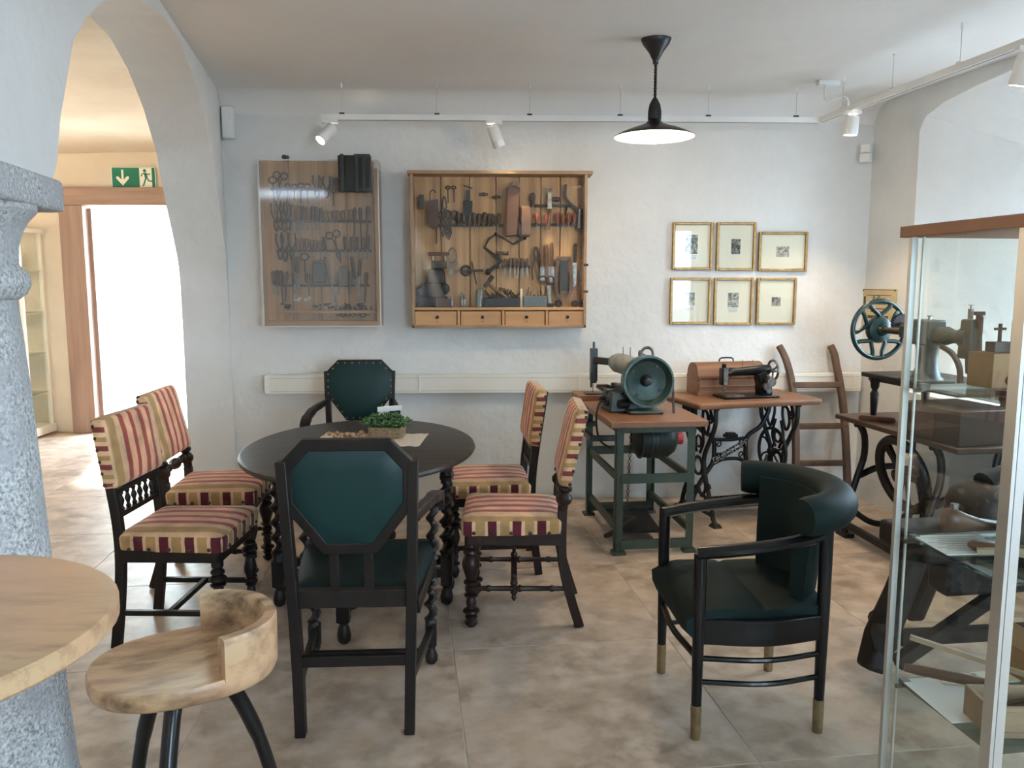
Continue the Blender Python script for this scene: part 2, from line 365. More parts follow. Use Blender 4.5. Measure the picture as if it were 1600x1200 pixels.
# granite column under the springing
cx, cy = -1.30, 1.92
col = thing('stone_column', 'grey granite column with moulded capital carrying the arch at left', 'column', (cx, cy, 0), 9)
ns = 28
G().lathe([(.285, 0), (.282, .1), (.265, .14), (.245, .2), (.232, .4), (.20, 1.2), (.185, 1.44)], n=ns).out('shaft', GRANITE, col)
G().lathe([(.188, 1.44), (.205, 1.452), (.216, 1.475), (.214, 1.50), (.196, 1.52), (.192, 1.525)], n=ns).out('astragal', GRANITE, col)
G().lathe([(.192, 1.525), (.195, 1.565), (.205, 1.60), (.220, 1.628), (.24, 1.65), (.24, 1.662)], n=ns).out('capital', GRANITE, col)
G().pillow([(1, 1.662), (1, 1.728), (.985, 1.742)], .49, .49, .05).out('abacus', GRANITE, col, bevel=.008)

# right wall with two deep splayed window niches
def yz(y, z, off=0.): return V((wr(y), y, z))-RN_*off
def niche_loop(y0, y1, z0, zs, zc, n=10):
    """bottom near -> bottom far -> up -> arch back to the near side"""
    P = [(y0, z0), ((y0+y1)/2, z0), (y1, z0), (y1, (z0+zs)/2), (y1, zs)]
    for i in range(1, n): a = pi*i/n; P.append(((y0+y1)/2+(y1-y0)/2*cos(a), zs+(zc-zs)*sin(a)**.8))
    return P+[(y0, zs), (y0, (z0+zs)/2)]
NICHES = [(2.95, 4.97), (-.15, 1.85)]
g = G(); bm = g.bm
def loopverts(L_, off=0.): return [bm.verts.new(yz(y, z, off)+V((rough((y*4, z*4, 2), .012), 0, 0))) for y, z in L_]
def edges(vs): return [bm.edges.get((vs[i], vs[(i+1) % len(vs)])) or bm.edges.new((vs[i], vs[(i+1) % len(vs)])) for i in range(len(vs))]
rect = [(-2.7, -.02), (-1.2, -.02), (.4, -.02), (2.2, -.02), (3.6, -.02), (5.5, -.02), (5.5, 1.0), (5.5, 2.0), (5.5, 2.85), (3.6, 2.85), (2.2, 2.85), (.4, 2.85), (-2.7, 2.85)]
E_ = edges(loopverts(rect)); OUT = []
for a, b in NICHES:
    v = loopverts(niche_loop(a, b, .80, 2.40, 2.585)); E_ += edges(v); OUT.append(v)
bmesh.ops.triangle_fill(bm, edges=E_, use_beauty=True, use_dissolve=False)
for k_n, ((a, b), vo) in enumerate(zip(NICHES, OUT)):
    c = (a+b)/2+.06; hw2 = .40 if k_n == 0 else .48; li = niche_loop(c-hw2, c+hw2, .92, 2.10, 2.22)
    vi = [bm.verts.new(yz(y, z, .60)) for y, z in li]; vx = [bm.verts.new(yz(y, z, .78)) for y, z in li]
    for i in range(len(vo)):
        j = (i+1) % len(vo); g._f([vo[i], vo[j], vi[j], vi[i]]); g._f([vi[i], vi[j], vx[j], vx[i]])
    # outer skin so that the wall is solid round the opening
    ro = [bm.verts.new(yz(y, z, .78)) for y, z in ((a-.2, -.02), (b+.2, -.02), (b+.2, 2.85), (a-.2, 2.85))]
    bmesh.ops.triangle_fill(bm, edges=edges(vx)+edges(ro), use_beauty=True)
struct(g.out('wall_right', PLASTER, smooth=25))
for k, (a, b) in enumerate(NICHES):
    c = (a+b)/2+.06; hw2 = .40 if k == 0 else .48; wl = niche_loop(c-hw2, c+hw2, .92, 2.10, 2.22)
    wi = [yz(y, z, .66) for y, z in wl]
    g = G(); g.tube(wi, .035, 6, closed=True); wf = struct(g.out('window_%d' % (k+1), WHITEP))
    G().bar(yz(c, .94, .66), yz(c, 2.2, .66), .05, .06).out('mullion', WHITEP, wf)
    for z in (1.35, 1.78): G().bar(yz(c-hw2+.02, z, .66), yz(c+hw2-.02, z, .66), .03, .03).out('glazing_bar', WHITEP, wf)
    g = G(); g._f(g.ring([yz(y, z, .67) for y, z in wl])); g.out('pane', CLEAR, wf)
# wall behind the viewer with a window added for fill light, outer room walls
struct(G().box((-2.1, -2.75, 1.4), (7.8, .3, 2.9)).box((3.85, -2.75, 1.4), (.7, .3, 2.9)).box((2.65, -2.75, .325), (1.7, .3, .75)).box((2.65, -2.75, 2.625), (1.7, .3, .45)).out('wall_front', PLASTER))
wf = G().box((1.83, -2.78, 1.55), (.06, .06, 1.7)).box((3.47, -2.78, 1.55), (.06, .06, 1.7)).box((2.65, -2.78, .73), (1.6, .06, .06)).box((2.65, -2.78, 2.37), (1.6, .06, .06)).out('window_3', WHITEP); struct(wf)
G().box((2.65, -2.78, 1.55), (.06, .05, 1.58)).out('mullion', WHITEP, wf)
g = G(); g._f(g.ring([(1.86, -2.78, .76), (3.44, -2.78, .76), (3.44, -2.78, 2.34), (1.86, -2.78, 2.34)])); g.out('pane', CLEAR, wf)
struct(G().box((-5.55, 2.8, 1.5), (.3, 11.5, 3.1)).out('wall_outer', CREAM))
struct(G().box((-1.88, 7.05, 1.5), (.24, 2.4, 3.1)).out('wall_passage', CREAM))
g = G()   # far wall with the doorway
g.box((-4.78, 8.28, 1.5), (1.36, .36, 3.1)).box((-2.25, 8.28, 1.5), (1.3, .36, 3.1)).box((-3.5, 8.28, 2.73), (1.2, .36, .70))
struct(g.out('wall_far', CREAM))
# ceilings
def ceil(u, v):
    r = .17; y0 = 5.44-r
    if v < .8: y = -2.7+(y0+2.7)*v/.8; z = CZ
    else: a = (v-.8)/.2*pi/2; y = y0+(r+.004)*sin(a); z = CZ-r*(1-cos(a))
    xl = lx(y)-.12; x = xl+(3.75-xl)*u; t2 = max(0, min(1, (x-wr(y)+.35)/.35)); k = 1 if v < .8 else max(0, 1-(v-.8)*8)
    return (x, y, z+rough((x, y, 3), .02, .9)*k-.05*t2*t2)
struct(grid('ceiling', CEILM, ceil, 60, 90))
def ceil2(u, v):
    x, y = -5.6+4.3*u, -2.7+11.1*v; s = max(0, (8.1-y)); z = 2.715+(.17*sin(pi*min(1, s/3.4)*.5))+.03*sin(s*3)+rough((x, y, 6), .03, .9)
    return (x, y, z)
struct(grid('ceiling_outer', VAULTM, ceil2, 40, 90))
# doorway: pine posts, lintel and threshold
dr = struct(G().box((-3.99, 8.06, 1.11), (.225, .10, 2.22)).out('door_1', FLOORW, bevel=.006))
G().box((-2.83, 8.06, 1.11), (.225, .10, 2.22)).out('door_post', FLOORW, dr, bevel=.006)
G().box((-3.41, 8.06, 2.305), (1.39, .11, .17)).out('lintel', FLOORWH, dr, bevel=.006)
G().box((-3.86, 8.28, 1.10), (.04, .34, 2.2)).out('door_lining', FLOORW, dr)
G().box((-2.96, 8.28, 1.10), (.04, .34, 2.2)).out('door_lining', FLOORW, dr)
G().box((-3.41, 8.28, .012), (.9, .36, .03)).out('threshold', DARKW, dr)
# outdoors beyond the door
GRAVEL = mat('pale_gravel', (.72, .68, .60), .9, c2=(.60, .56, .50), scale=60)
struct(G().box((-5, 18, -.12), (30, 19.2, .1)).out('ground', GRAVEL))
struct(G().box((0, 0, -.30), (90, 90, .1)).out('ground_paving', mat('pale_paving', (.23, .24, .26), .95, c2=(.30, .31, .33), scale=2)))
hs = thing('neighbour_house', 'pale yellow rendered house across the yard, seen through the doorway', 'house', (-7.0, 17.5, -.07))
YEL = mat('pale_yellow_render', (.80, .70, .36), .9); WRE = mat('white_render', (.82, .82, .80), .9)
G().box((0, 0, 2.2), (7, 2.5, 4.4)).out('wall', WRE, hs)
G().box((.3, -1.27, 2.4), (.9, .08, 3.2)).out('yellow_bay', YEL, hs)
G().box((0, 0, 4.55), (7.4, 2.9, .3)).out('roof', DGREY, hs)
bn = thing('garden_bench', 'pale blue bench standing outside in the bright yard', 'bench', (-6.15, 13.6, -.07))
BLU = mat('pale_blue_paint', (.35, .55, .72), .6)
for z in (.45, .78): G().box((0, .15 if z > .6 else 0, z), (1.5, .3 if z < .6 else .04, .05 if z < .6 else .16)).out('plank', BLU, bn, bevel=.005)
for x in (-.6, .6):
    for y in (-.1, .15): G().box((x, y, .22 if y < 0 else .44), (.06, .06, .44 if y < 0 else .88)).out('leg', BLU, bn)

# ------------------------------------------------------------ striped side chairs (front = +X)
TURN = [(.024, 1.0), (.024, .87), (.017, .85), (.028, .82), (.028, .80), (.018, .785), (.034, .755), (.037, .735), (.030, .715), (.018, .70), (.031, .69), (.031, .67), (.019, .65), (.023, .60), (.029, .53), (.026, .47), (.017, .41), (.024, .40), (.024, .38), (.016, .365), (.026, .335), (.016, .305), (.021, .26), (.016, .21), (.027, .19), (.027, .17), (.015, .15), (.022, .11), (.025, .07), (.020, .03), (.014, 0)]
TURN_K = [(.026, 1.0), (.026, .90), (.018, .88), (.030, .86), (.033, .83), (.022, .80), (.030, .78), (.036, .73), (.037, .68), (.028, .60), (.020, .53), (.031, .51), (.031, .49), (.018, .47), (.026, .45), (.026, .41), (.018, .38), (.029, .36), (.029, .345), (.017, .33), (.022, .27), (.018, .21), (.033, .19), (.036, .17), (.028, .15), (.016, .135), (.026, .115), (.026, .10), (.016, .09), (.027, .06), (.027, .035), (.016, 0)]
def seat_cushion(c, w, d, taper):
    s = G().pillow([(1, .415), (1.01, .44), (1.015, .465), (.995, .478), (.95, .488), (.80, .497), (.5, .503), (.12, .505)], w, d, .035, c, taper)
    o = s.out('seat', [S_Y, S_XS, S_YS], None, smooth=50)
    for p in o.data.polygons:
        n = p.normal
        p.material_index = 0 if n.z > .45 or n.z < -.5 else (1 if abs(n.y) > abs(n.x) else 2)
    return o
def backrest(w, h, M, par):
    # upright cushion: thickness grows to the middle, flat edge band round it
    s = G().pillow([(1, -.022), (1.0, .014), (.97, .024), (.88, .032), (.5, .040), (.1, .041)], w, h, .03, (0, 0), 1, 5, M)
    o = s.out('backrest', [S_Y, S_ZS], par, smooth=50)
    for p in o.data.polygons: p.material_index = 1 if abs(p.normal.y) > .75 or abs(p.normal.z) > .8 else 0
    # arched top: lift the upper middle a little
    for v in o.data.vertices:
        if v.co.z > .9: v.co.z += .012*(1-(v.co.y/(w/2))**2)
    return o
def nails(par, pts, r=.0085):
    g = G()
    for p in pts: g.sph(p, r, n=6, m=4)
    return g.out('upholstery_nails', RUST, par, kind='stuff')
def striped_chair(kind, wood):
    t = thing('dining_chair', 'x', 'chair')
    w, d = .45, .43
    G().box((.0, .2, .395), (.40, .03, .05)).box((.0, -.2, .395), (.40, .03, .05)).box((.195, 0, .395), (.03, .40, .05)).box((-.195, 0, .395), (.03, .36, .05)).out('seat_frame', wood, t, bevel=.003)
    o = seat_cushion((.01, 0), w, d, .93); o.parent = t
    nails(t, [(x, s*.2265, .428) for s in (-1, 1) for x in (-.15, -.07, .01, .09, .17)]+[(.228, y, .428) for y in (-.16, -.08, 0, .08, .16)])
    k = kind == 'knob'
    for s in (-1, 1):
        G().lathe([(r*(1.05 if k else 1), z*.40) for r, z in (TURN_K if k else TURN)], (.185, s*.185, 0), 14).out('leg', wood, t)
        # rear leg runs up into the back post
        if k:
            G().sweep(spl([(-.285, s*.185, 0), (-.245, s*.185, .13), (-.21, s*.18, .28), (-.205, s*.178, .42), (-.207, s*.178, .52)], 5), .036, .040, (1, 0, 0)).out('leg', wood, t, bevel=.004)
            pz = [(.019, .0), (.022, .08), (.022, .2), (.033, .3), (.036, .45), (.026, .58), (.018, .64), (.030, .72), (.030, .82), (.018, .9), (.019, 1)]
            G().alath((-.207, s*.178, .515), (-.222, s*.178, .64), pz, 12).out('post_knob', wood, t)
            G().bar((-.226, s*.178, .63), (-.302, s*.178, .948), .034, .026).sph((-.302, s*.195, .938), .012, n=8, m=5).out('back_post', wood, t, bevel=.004)
        else:
            G().sweep(spl([(-.245, s*.185, 0), (-.225, s*.185, .15), (-.21, s*.182, .32), (-.208, s*.18, .46), (-.222, s*.18, .62), (-.270, s*.18, .945)], 5), .034, .038, (1, 0, 0)).out('leg', wood, t, bevel=.004)
    # stretchers
    if k:
        for s in (-1, 1): G().alath((.185, s*.185, .17), (-.235, s*.185, .17), [(.010, 0), (.012, .15), (.016, .18), (.011, .21), (.013, .48), (.018, .5), (.013, .52), (.011, .8), (.016, .83), (.012, .86), (.010, 1)], 8).out('stretcher', wood, t)
        G().bar((.0, -.185, .17), (.0, .185, .17), .028, .022).out('stretcher', wood, t, bevel=.003)
        for s in (-1, 1): G().alath((.0, s*.185, .115), (.0, s*.185, .235), [(.004, 0), (.012, .1), (.008, .2), (.016, .3), (.016, .42), (.010, .5), (.016, .62), (.016, .72), (.008, .8), (.011, .9), (.003, 1)], 8).out('finial', wood, t)
    else:
        for s in (-1, 1): G().bar((.185, s*.185, .15), (-.225, s*.185, .15), .022, .022).out('stretcher', wood, t, bevel=.003)
        G().bar((-.02, -.185, .15), (-.02, .185, .15), .022, .022).out('stretcher', wood, t, bevel=.003)
    tilt = R(13 if k else 8); x0, zc, hh = (-.252, .785, .335) if k else (-.237, .808, .285); B = MX.Translation((x0, 0, zc)) @ MX.Rotation(-tilt, 4, 'Y') @ MX(((0, 0, 1, 0), (0, 1, 0, 0), (-1, 0, 0, 0), (0, 0, 0, 1)))
    backrest(.43, hh, B, t)
    nails(t, [(x0-.018-(z-zc)*math.tan(tilt), s*.212, z) for s in (-1, 1) for z in [zc-hh/2+.02+i*(hh-.05)/5 for i in range(6)]])
    if k:
        G().alath((-.214, -.178, .575), (-.214, .178, .575), [(.012, 0), (.013, .1), (.022, .16), (.022, .22), (.013, .27), (.018, .36), (.028, .45), (.030, .5), (.028, .55), (.018, .64), (.013, .73), (.022, .78), (.022, .84), (.013, .9), (.012, 1)], 12).out('back_rail', wood, t)
    else:
        for z in (.55, .652): G().bar((-.216, -.178, z), (-.216, .178, z), .024, .022).out('back_rail', wood, t, bevel=.003)
        for y in (-.13, -.078, -.026, .026, .078, .13): G().alath((-.216, y, .558), (-.220, y, .645), [(.008, 0), (.011, .15), (.006, .25), (.013, .5), (.006, .75), (.011, .85), (.008, 1)], 8).out('spindle', wood, t)
    return t
cg = striped_chair('gallery', DARKW); ck = striped_chair('knob', REDDW)
GRP = 'striped side chairs round the oval table'
cg.location = (-1.262, 3.36, 0); cg.rotation_euler = (0, 0, R(-3)); tag(cg, 'striped chair with spindle gallery back, in front on the doorway side, behind the wooden stool', 'chair', GRP)
dup(cg, (.005, 4.14, 0), 184, 'striped chair with gallery back beside the wall end of the table, behind another striped chair')
ck.location = (.12, 3.53, 0); ck.rotation_euler = (0, 0, R(178)); tag(ck, 'striped chair with turned knob back nearest the green sewing table, all four legs showing', 'chair', GRP)
dup(ck, (-1.36, 4.05, 0), 3, 'striped chair with turned knob back, backlit in front of the bright doorway')

# ------------------------------------------------------------ octagonal-backed armchairs (front = +X)
def octagon_chair():
    t = thing('octagon_armchair', 'x', 'chair'); D = DARKW
    rk = lambda z: -.235-.05*max(0, z-.45)/.55
    for s in (-1, 1):
        G().sweep([(-.25, s*.178, 0), (-.235, s*.183, .22), (-.235, s*.19, .45), (rk(.93), s*.205, .93)], .034, [.040, .046, .048, .036], (1, 0, 0)).out('leg', D, t, bevel=.003)
    # octagon frame of the back: outer minus inner, built as mitred bars
    o = [(.135, 1.0), (.218, .915), (.218, .80), (.085, .622), (-.085, .622), (-.218, .80), (-.218, .915), (-.135, 1.0)]
    n = [(.118, .962), (.172, .90), (.172, .795), (.072, .658), (-.072, .658), (-.172, .795), (-.172, .90), (-.118, .962)]
    g = G(); rs = []
    for (a, b), (c, e) in zip(o, n):
        rs.append(g.ring([(rk(b)-.017, a, b), (rk(b)+.017, a, b), (rk(e)+.017, c, e), (rk(e)-.017, c, e)]))
    g.skin(rs, False, True); g.out('back_frame', D, t, smooth=30, bevel=.003)
    g = G(); c0 = .80
    def lay(sc, off): return g.ring([(rk(c0+(b-c0)*sc)+off, a*sc, c0+(b-c0)*sc) for a, b in n])
    g.skin([lay(1.02, -.012), lay(.96, -.019), lay(.6, -.022), lay(.1, -.023)])
    g.skin([lay(1.02, -.012), lay(1.10, .014), lay(1.17, .020), lay(1.05, .028), lay(.6, .036), lay(.1, .038)])
    g.out('back_panel', GLEATH, t, smooth=40)
    npts = []
    P = [(a*1.13, c0+(b-c0)*1.13) for a, b in n]
    for i in range(8):
        (a, b), (c, e) = P[i], P[(i+1) % 8]; k = max(2, round(math.hypot(a-c, b-e)/.045))
        for j in range(k): y, z = a+(c-a)*j/k, b+(e-b)*j/k; npts.append((rk(z)+.026, y, z))
    g = G()
    for p in npts: g.sph(p, .0055, n=6, m=4)
    g.out('upholstery_nails', BRASS, t, kind='stuff')
    for y in (-.055, .055): G().bar((rk(.47), y, .48), (rk(.63), y, .635), .028, .022).out('back_slat', D, t, bevel=.002)
    G().box((-.232, 0, .465), (.034, .37, .06)).out('seat_rail', D, t, bevel=.003)
    G().bar((-.22, -.2, .425), (.24, -.235, .425), .03, .05).out('seat_rail', D, t, bevel=.003)
    G().bar((-.22, .2, .425), (.24, .235, .425), .03, .05).out('seat_rail', D, t, bevel=.003)
    G().box((.245, 0, .425), (.03, .48, .05)).out('seat_rail', D, t, bevel=.003)
    G().pillow([(1, .435), (1.02, .46), (1.01, .485), (.95, .50), (.7, .51), (.2, .512)], .50, .48, .04, (.03, 0), .78).out('seat', GLEATH2, t, smooth=50)
    for s in (-1, 1):
        g = G(); x, y = .245, s*.225
        g.box((x, y, .40), (.044, .044, .09)).twist(x, y, .165, .36, .026, 3.2).box((x, y, .125), (.042, .042, .085))
        g.lathe([(.015, 0), (.024, .012), (.026, .03), (.016, .055), (.014, .062), (.021, .07), (.021, .085)], (x, y, 0), 12)
        g.out('leg', D, t)
        G().twist(.20, s*.238, .44, .65, .024, 3).out('arm_support', D, t)
        G().sweep(spl([(rk(.72), s*.205, .74), (-.12, s*.228, .735), (.02, s*.248, .725), (.15, s*.258, .70), (.225, s*.255, .675), (.245, s*.252, .62)], 5), [.03]*5+[.034]*5+[.045]*5+[.055]*5+[.058]*6, .036, (0, 0, 1)).out('arm', D, t, smooth=30, bevel=.006)
        G().bar((-.243, s*.18, .18), (.245, s*.225, .14), .022, .03).out('stretcher', D, t, bevel=.002)
    G().bar((-.243, -.175, .255), (-.243, .175, .255), .024, .036).out('stretcher', D, t, bevel=.002)
    G().bar((.0, -.2, .16), (.0, .2, .16), .022, .026).out('stretcher', D, t, bevel=.002)
    return t
oc = octagon_chair(); oc.location = (-.442, 2.765, 0); oc.rotation_euler = (0, 0, R(91))
tag(oc, 'octagon-backed green leather armchair turned away from the viewer, nearest side of the table', 'chair', 'octagon backed armchairs')
dup(oc, (-.79, 4.80, 0), -88, 'octagon-backed green leather armchair facing the viewer beyond the oval table')

# ------------------------------------------------------------ oval gate-leg table
TX, TY = -.575, 3.635
tb = thing('gateleg_table', 'dark oval gate-leg dining table on barley-twist legs', 'table', (TX, TY, 0))
A_, B_ = .52, .685
def leaf(y0, y1):
    """slice of the oval top between two seams, moulded edge"""
    out = []
    for ins, z in ((.018, .722), (.006, .724), (0, .734), (.004, .744), (.016, .750)):
        a, b = A_-ins, B_-ins; P = []
        ys0, ys1 = max(y0, -b+1e-4), min(y1, b-1e-4); n = 28
        for i in range(n+1):
            y = ys0+(ys1-ys0)*(.5-.5*cos(pi*i/n)); P.append((a*math.sqrt(max(0, 1-(y/b)**2)), y, z))
        for i in range(n+1):
            y = ys1+(ys0-ys1)*(.5-.5*cos(pi*i/n)); P.append((-a*math.sqrt(max(0, 1-(y/b)**2)), y, z))
        out.append(P)
    g = G(); g.skin([g.ring(p) for p in out]); bmesh.ops.remove_doubles(g.bm, verts=g.bm.verts, dist=1e-5); return g
leaf(-.165, .165).out('tabletop', TABW, tb, smooth=30)
leaf(-.8, -.167).out('drop_leaf', TABW, tb, smooth=30)
leaf(.167, .8).out('drop_leaf', TABW, tb, smooth=30)
def tableleg(x, y):
    g = G(); g.box((x, y, .675), (.055, .055, .09)).lathe([(.02, .60), (.028, .612), (.02, .63)], (x, y, 0), 12).twist(x, y, .215, .605, .031, 5.5)
    g.box((x, y, .155), (.052, .052, .12)).lathe([(.017, 0), (.027, .01), (.030, .035), (.024, .065), (.017, .08), (.026, .09), (.026, .10)], (x, y, 0), 12)
    g.out('leg', DARKW, tb, smooth=40)
for x in (-.385, .385):
    for y in (-.03, .14): tableleg(x, y)
tableleg(-.02, -.43); tableleg(-.02, .46)
G().box((0, -.03, .685), (.74, .024, .07)).box((0, .14, .685), (.74, .024, .07)).out('apron', DARKW, tb)
G().box((0, -.03, .15), (.74, .03, .04)).out('stretcher', DARKW, tb); G().box((0, .14, .15), (.74, .03, .04)).out('stretcher', DARKW, tb)
for s in (-1, 1): G().box((s*.385, .055, .15), (.03, .16, .04)).out('stretcher', DARKW, tb)
for y0, y1 in ((-.05, -.43), (.16, .46)):
    for z in (.15, .68): G().bar((.30, y0, z), (-.02, y1, z), .026, .036).out('gate_rail', DARKW, tb)

# on the table: crochet mat, planter, bead garland
g = G(); nu, nv = 26, 12; vv = []
for i in range(nu+1):
    row = []
    for j in range(nv+1):
        u, v = i/nu-.5, j/nv-.5; sc = .007*sin(i*2.2) if j in (0, nv) else 0
        row.append(((u*.50), (v*.30)+sc, .7515+.0025*NZ.noise(V((u*9, v*9, 0)))+.001))
    vv.append(row)
a = [[g.bm.verts.new(p) for p in r] for r in vv]; b = [[g.bm.verts.new((p[0], p[1], .7505)) for p in r] for r in vv]
for i in range(nu):
    for j in range(nv): g._f([a[i][j], a[i+1][j], a[i+1][j+1], a[i][j+1]]); g._f([b[i][j+1], b[i+1][j+1], b[i+1][j], b[i][j]])
for i in range(nu): g._f([a[i][0], b[i][0], b[i+1][0], a[i+1][0]]); g._f([a[i+1][nv], b[i+1][nv], b[i][nv], a[i][nv]])
for j in range(nv): g._f([a[0][j+1], b[0][j+1], b[0][j], a[0][j]]); g._f([a[nu][j], b[nu][j], b[nu][j+1], a[nu][j+1]])
tag(g.out('table_runner', LINEN, loc=(-.545, 3.74, 0)), 'cream crocheted mat spread on the dark oval table', 'table mat').rotation_euler = (0, 0, R(-4))
pl = thing('planter', 'small woven basket of green succulents standing on the crocheted mat', 'plant', (-.475, 3.79, .7545), -4)
G().pillow([(.94, 0), (1, .02), (1.02, .05), (1, .052), (.9, .05), (.88, .03)], .10, .17, .02, taper=1, M=MX.Identity(4)).out('basket', WICKER, pl, smooth=40)
def rosette(c, r, tilt):
    g = G(); M0 = MX.Rotation(tilt[0], 4, 'X') @ MX.Rotation(tilt[1], 4, 'Y')
    for lay, (n, el, sc) in enumerate(((7, .25, 1), (6, .7, .85), (5, 1.15, .6))):
        for i in range(n):
            M = M0 @ MX.Rotation(2*pi*i/n+lay*.4, 4, 'Z') @ MX.Rotation(-el, 4, 'Y') @ MX.Translation((r*.5*sc, 0, 0))
            g.sph(c, r*.5*sc, (1, .5, .28), 6, 5, M); 
            # move the leaf out along its own axis
            for v in g.bm.verts[-36:]: v.co += M.to_3x3() @ V((r*.5*sc, 0, 0))
    return g.out('succulent', LEAF, pl, smooth=60)
for i in range(9): rosette((-.07+.07*(i % 3)+random.uniform(-.01, .01), -.03+.03*(i//3), .05+random.uniform(.0, .02)), random.uniform(.028, .04), (random.uniform(-.4, .4), random.uniform(-.4, .4)))
for i in range(3): rosette((-.05+.05*i, .01, .085), .03, (random.uniform(-.5, .5), random.uniform(-.5, .5)))
tag(G().box((0, 0, 0), (.115, .012, .022), Euler((.2, -.08, 0))).out('name_card', WHITEPA, loc=(-.47, 3.865, .878)), 'small white card stuck among the succulents in the basket', 'card')
G().cyl((0, 0, -.02), (0, 0, -.1), .002).out('card_stick', LADW, bpy.data.objects['name_card'])
bg = thing('bead_garland', 'coiled string of brown wooden beads lying on the crocheted mat', 'beads', (-.645, 3.755, .7545))
for i in range(22):
    a = i*.75; r = .018+.0022*i; b_ = G().sph((0, 0, 0), .0115, n=8, m=6).out('bead', BEAD, bg) if i == 0 else b_.copy()
    if i: COL.objects.link(b_); b_.parent = bg
    b_.location = (r*1.5*cos(a), r*.7*sin(a), .0115+(.012 if i % 3 == 0 and i > 3 else 0))

# ------------------------------------------------------------ black lacquer tub armchair (front = -X in the room)
ac = thing('tub_armchair', 'black bentwood armchair with green leather seat, rolled headrest and brass feet', 'chair', (.885, 2.69, 0), 182)
for x, y in ((.215, -.225), (.215, .225), (-.20, -.215), (-.20, .215)):
    top = .625 if x > 0 else .70
    lg = G().lathe([(.0165, .115), (.021, .45), (.021, top)], (x, y, 0), 14).out('leg', BLACKL, ac)
    G().lathe([(.0155, 0), (.0165, .004), (.0180, .115), (.016, .117)], (x, y, 0), 14).out('ferrule', BRASS, lg, label='brass foot cap')
# one bent rail: front post tops, along the arms, round the back
arm = spl([(.225, .227, .628), (.12, .245, .640), (-.02, .25, .655), (-.16, .225, .675), (-.25, .13, .70), (-.285, 0, .71), (-.25, -.13, .70), (-.16, -.225, .675), (-.02, -.25, .655), (.12, -.245, .640), (.225, -.227, .628)], 7)
G().tube(arm, .021, 10, flat=1.25, up=(0, 0, 1)).out('arm_rail', BLACKL, ac)
# curved back panel
def arc(th_, r=.235, cx=-.02): return (cx-r*cos(th_), r*sin(th_))
def panel(z0, z1, r0, r1, thk, aw):
    g = G(); rs = []
    for i in range(25):
        a = -aw+2*aw*i/24; (x0, y0), (x1, y1) = arc(a, r0), arc(a, r1); (x2, y2), (x3, y3) = arc(a, r0-thk), arc(a, r1-thk)
        xm, ym = arc(a, (r0+r1)/2-thk-.014)
        rs.append(g.ring([(x0, y0, z0), (x1, y1, z1), (x3, y3, z1), (xm, ym, (z0+z1)/2), (x2, y2, z0)]))
    return g.skin(rs)
panel(.42, .77, .225, .262, .05, 1.04).out('backrest', GLEATH2, ac, smooth=45)
g = G(); roll = []
for i in range(31): a = -1.32+2.64*i/30; x, y = arc(a, .282); roll.append((x, y, .752))
rr = [.063+.003*sin(pi*i/30) for i in range(31)]; rr[0] = .057; rr[-1] = .057
g.tube(roll, rr, 16, up=(0, 0, 1)); g.out('headroll', GLEATH2, ac, smooth=50)
# seat: waterfall cushion with three seams
def seat_prof(u): # u from rear to front
    x = -.22+.47*u; z = .462-.012*sin(pi*min(1, u*1.1)); return x, z
g = G(); rs = []
SP = [(-.215, .455), (-.12, .452), (-.02, .450), (.0, .443), (.02, .452), (.10, .455), (.165, .455), (.215, .445), (.245, .425), (.258, .395), (.255, .355), (.235, .335), (.18, .352), (.0, .385), (-.215, .385)]
for k in range(15):
    y = -.235+.47*k/14; e = abs(y)/.235; ins = .012*max(0, e-.75)/.25
    rs.append(g.ring([(x*(1-.10*(e**3) if x < -.1 else 1), y*(.93 if x < -.15 else 1), z-(ins if z > .40 else -ins)) for x, z in SP]))
g.skin(rs); g.out('seat', GLEATH2, ac, smooth=40)
for s in (-1, 1):
    cv = lambda z: spl([(.215, s*.225, z), (.0, s*.255, z), (-.20, s*.215, z)], 8)
    G().sweep(cv(.368), .022, .085, (0, 0, 1)).out('apron', BLACKL, ac, bevel=.004)
    for z in (.275, .195): G().tube(cv(z), .0115, 8, flat=.8).out('stretcher', BLACKL, ac)
for z in (.275,): G().tube(spl([(.215, -.225, z), (.235, 0, z), (.215, .225, z)], 8), .0115, 8).out('stretcher', BLACKL, ac)

# ------------------------------------------------------------ wooden bar stool and bar table, front left
st = thing('bar_stool', 'carved mango-wood stool with a low curved back on black bent legs', 'stool', (-.722, 1.85, 0), 27)
ZS = .60
def egg(sc, n=40):
    P = []
    for i in range(n):
        a = 2*pi*i/n; x, y = cos(a), sin(a)
        P.append((.212*sc*(abs(x)**.85)*(1 if x > 0 else -1), .175*sc*(abs(y)**.88)*(1 if y > 0 else -1)))
    return P
g = G()
lay = [(.90, -.052), (.97, -.044), (1, -.028), (1, -.012), (.975, -.003), (.90, -.004), (.6, -.014), (.2, -.020)]
g.skin([g.ring([(x, y, ZS+z) for x, y in egg(s_)]) for s_, z in lay]); g.out('seat', MANGO, st, smooth=40)
g = G(); rs = []
for i in range(25):
    a = -1.32+2.64*i/24; P0, P1 = (.212*cos(a)**.85 if cos(a) > 0 else 0, .175*math.copysign(abs(sin(a))**.88, sin(a))), None
    ix, iy = P0[0]*.86, P0[1]*.83
    rs.append(g.ring([(P0[0], P0[1], ZS-.012), (P0[0]*1.005, P0[1]*1.005, ZS+.082), (P0[0]*.985, P0[1]*.985, ZS+.09), (ix*1.02, iy*1.02, ZS+.09), (ix, iy, ZS+.082), (ix, iy, ZS-.012)]))
g.skin(rs); g.out('backrest', MANGO, st, smooth=30)
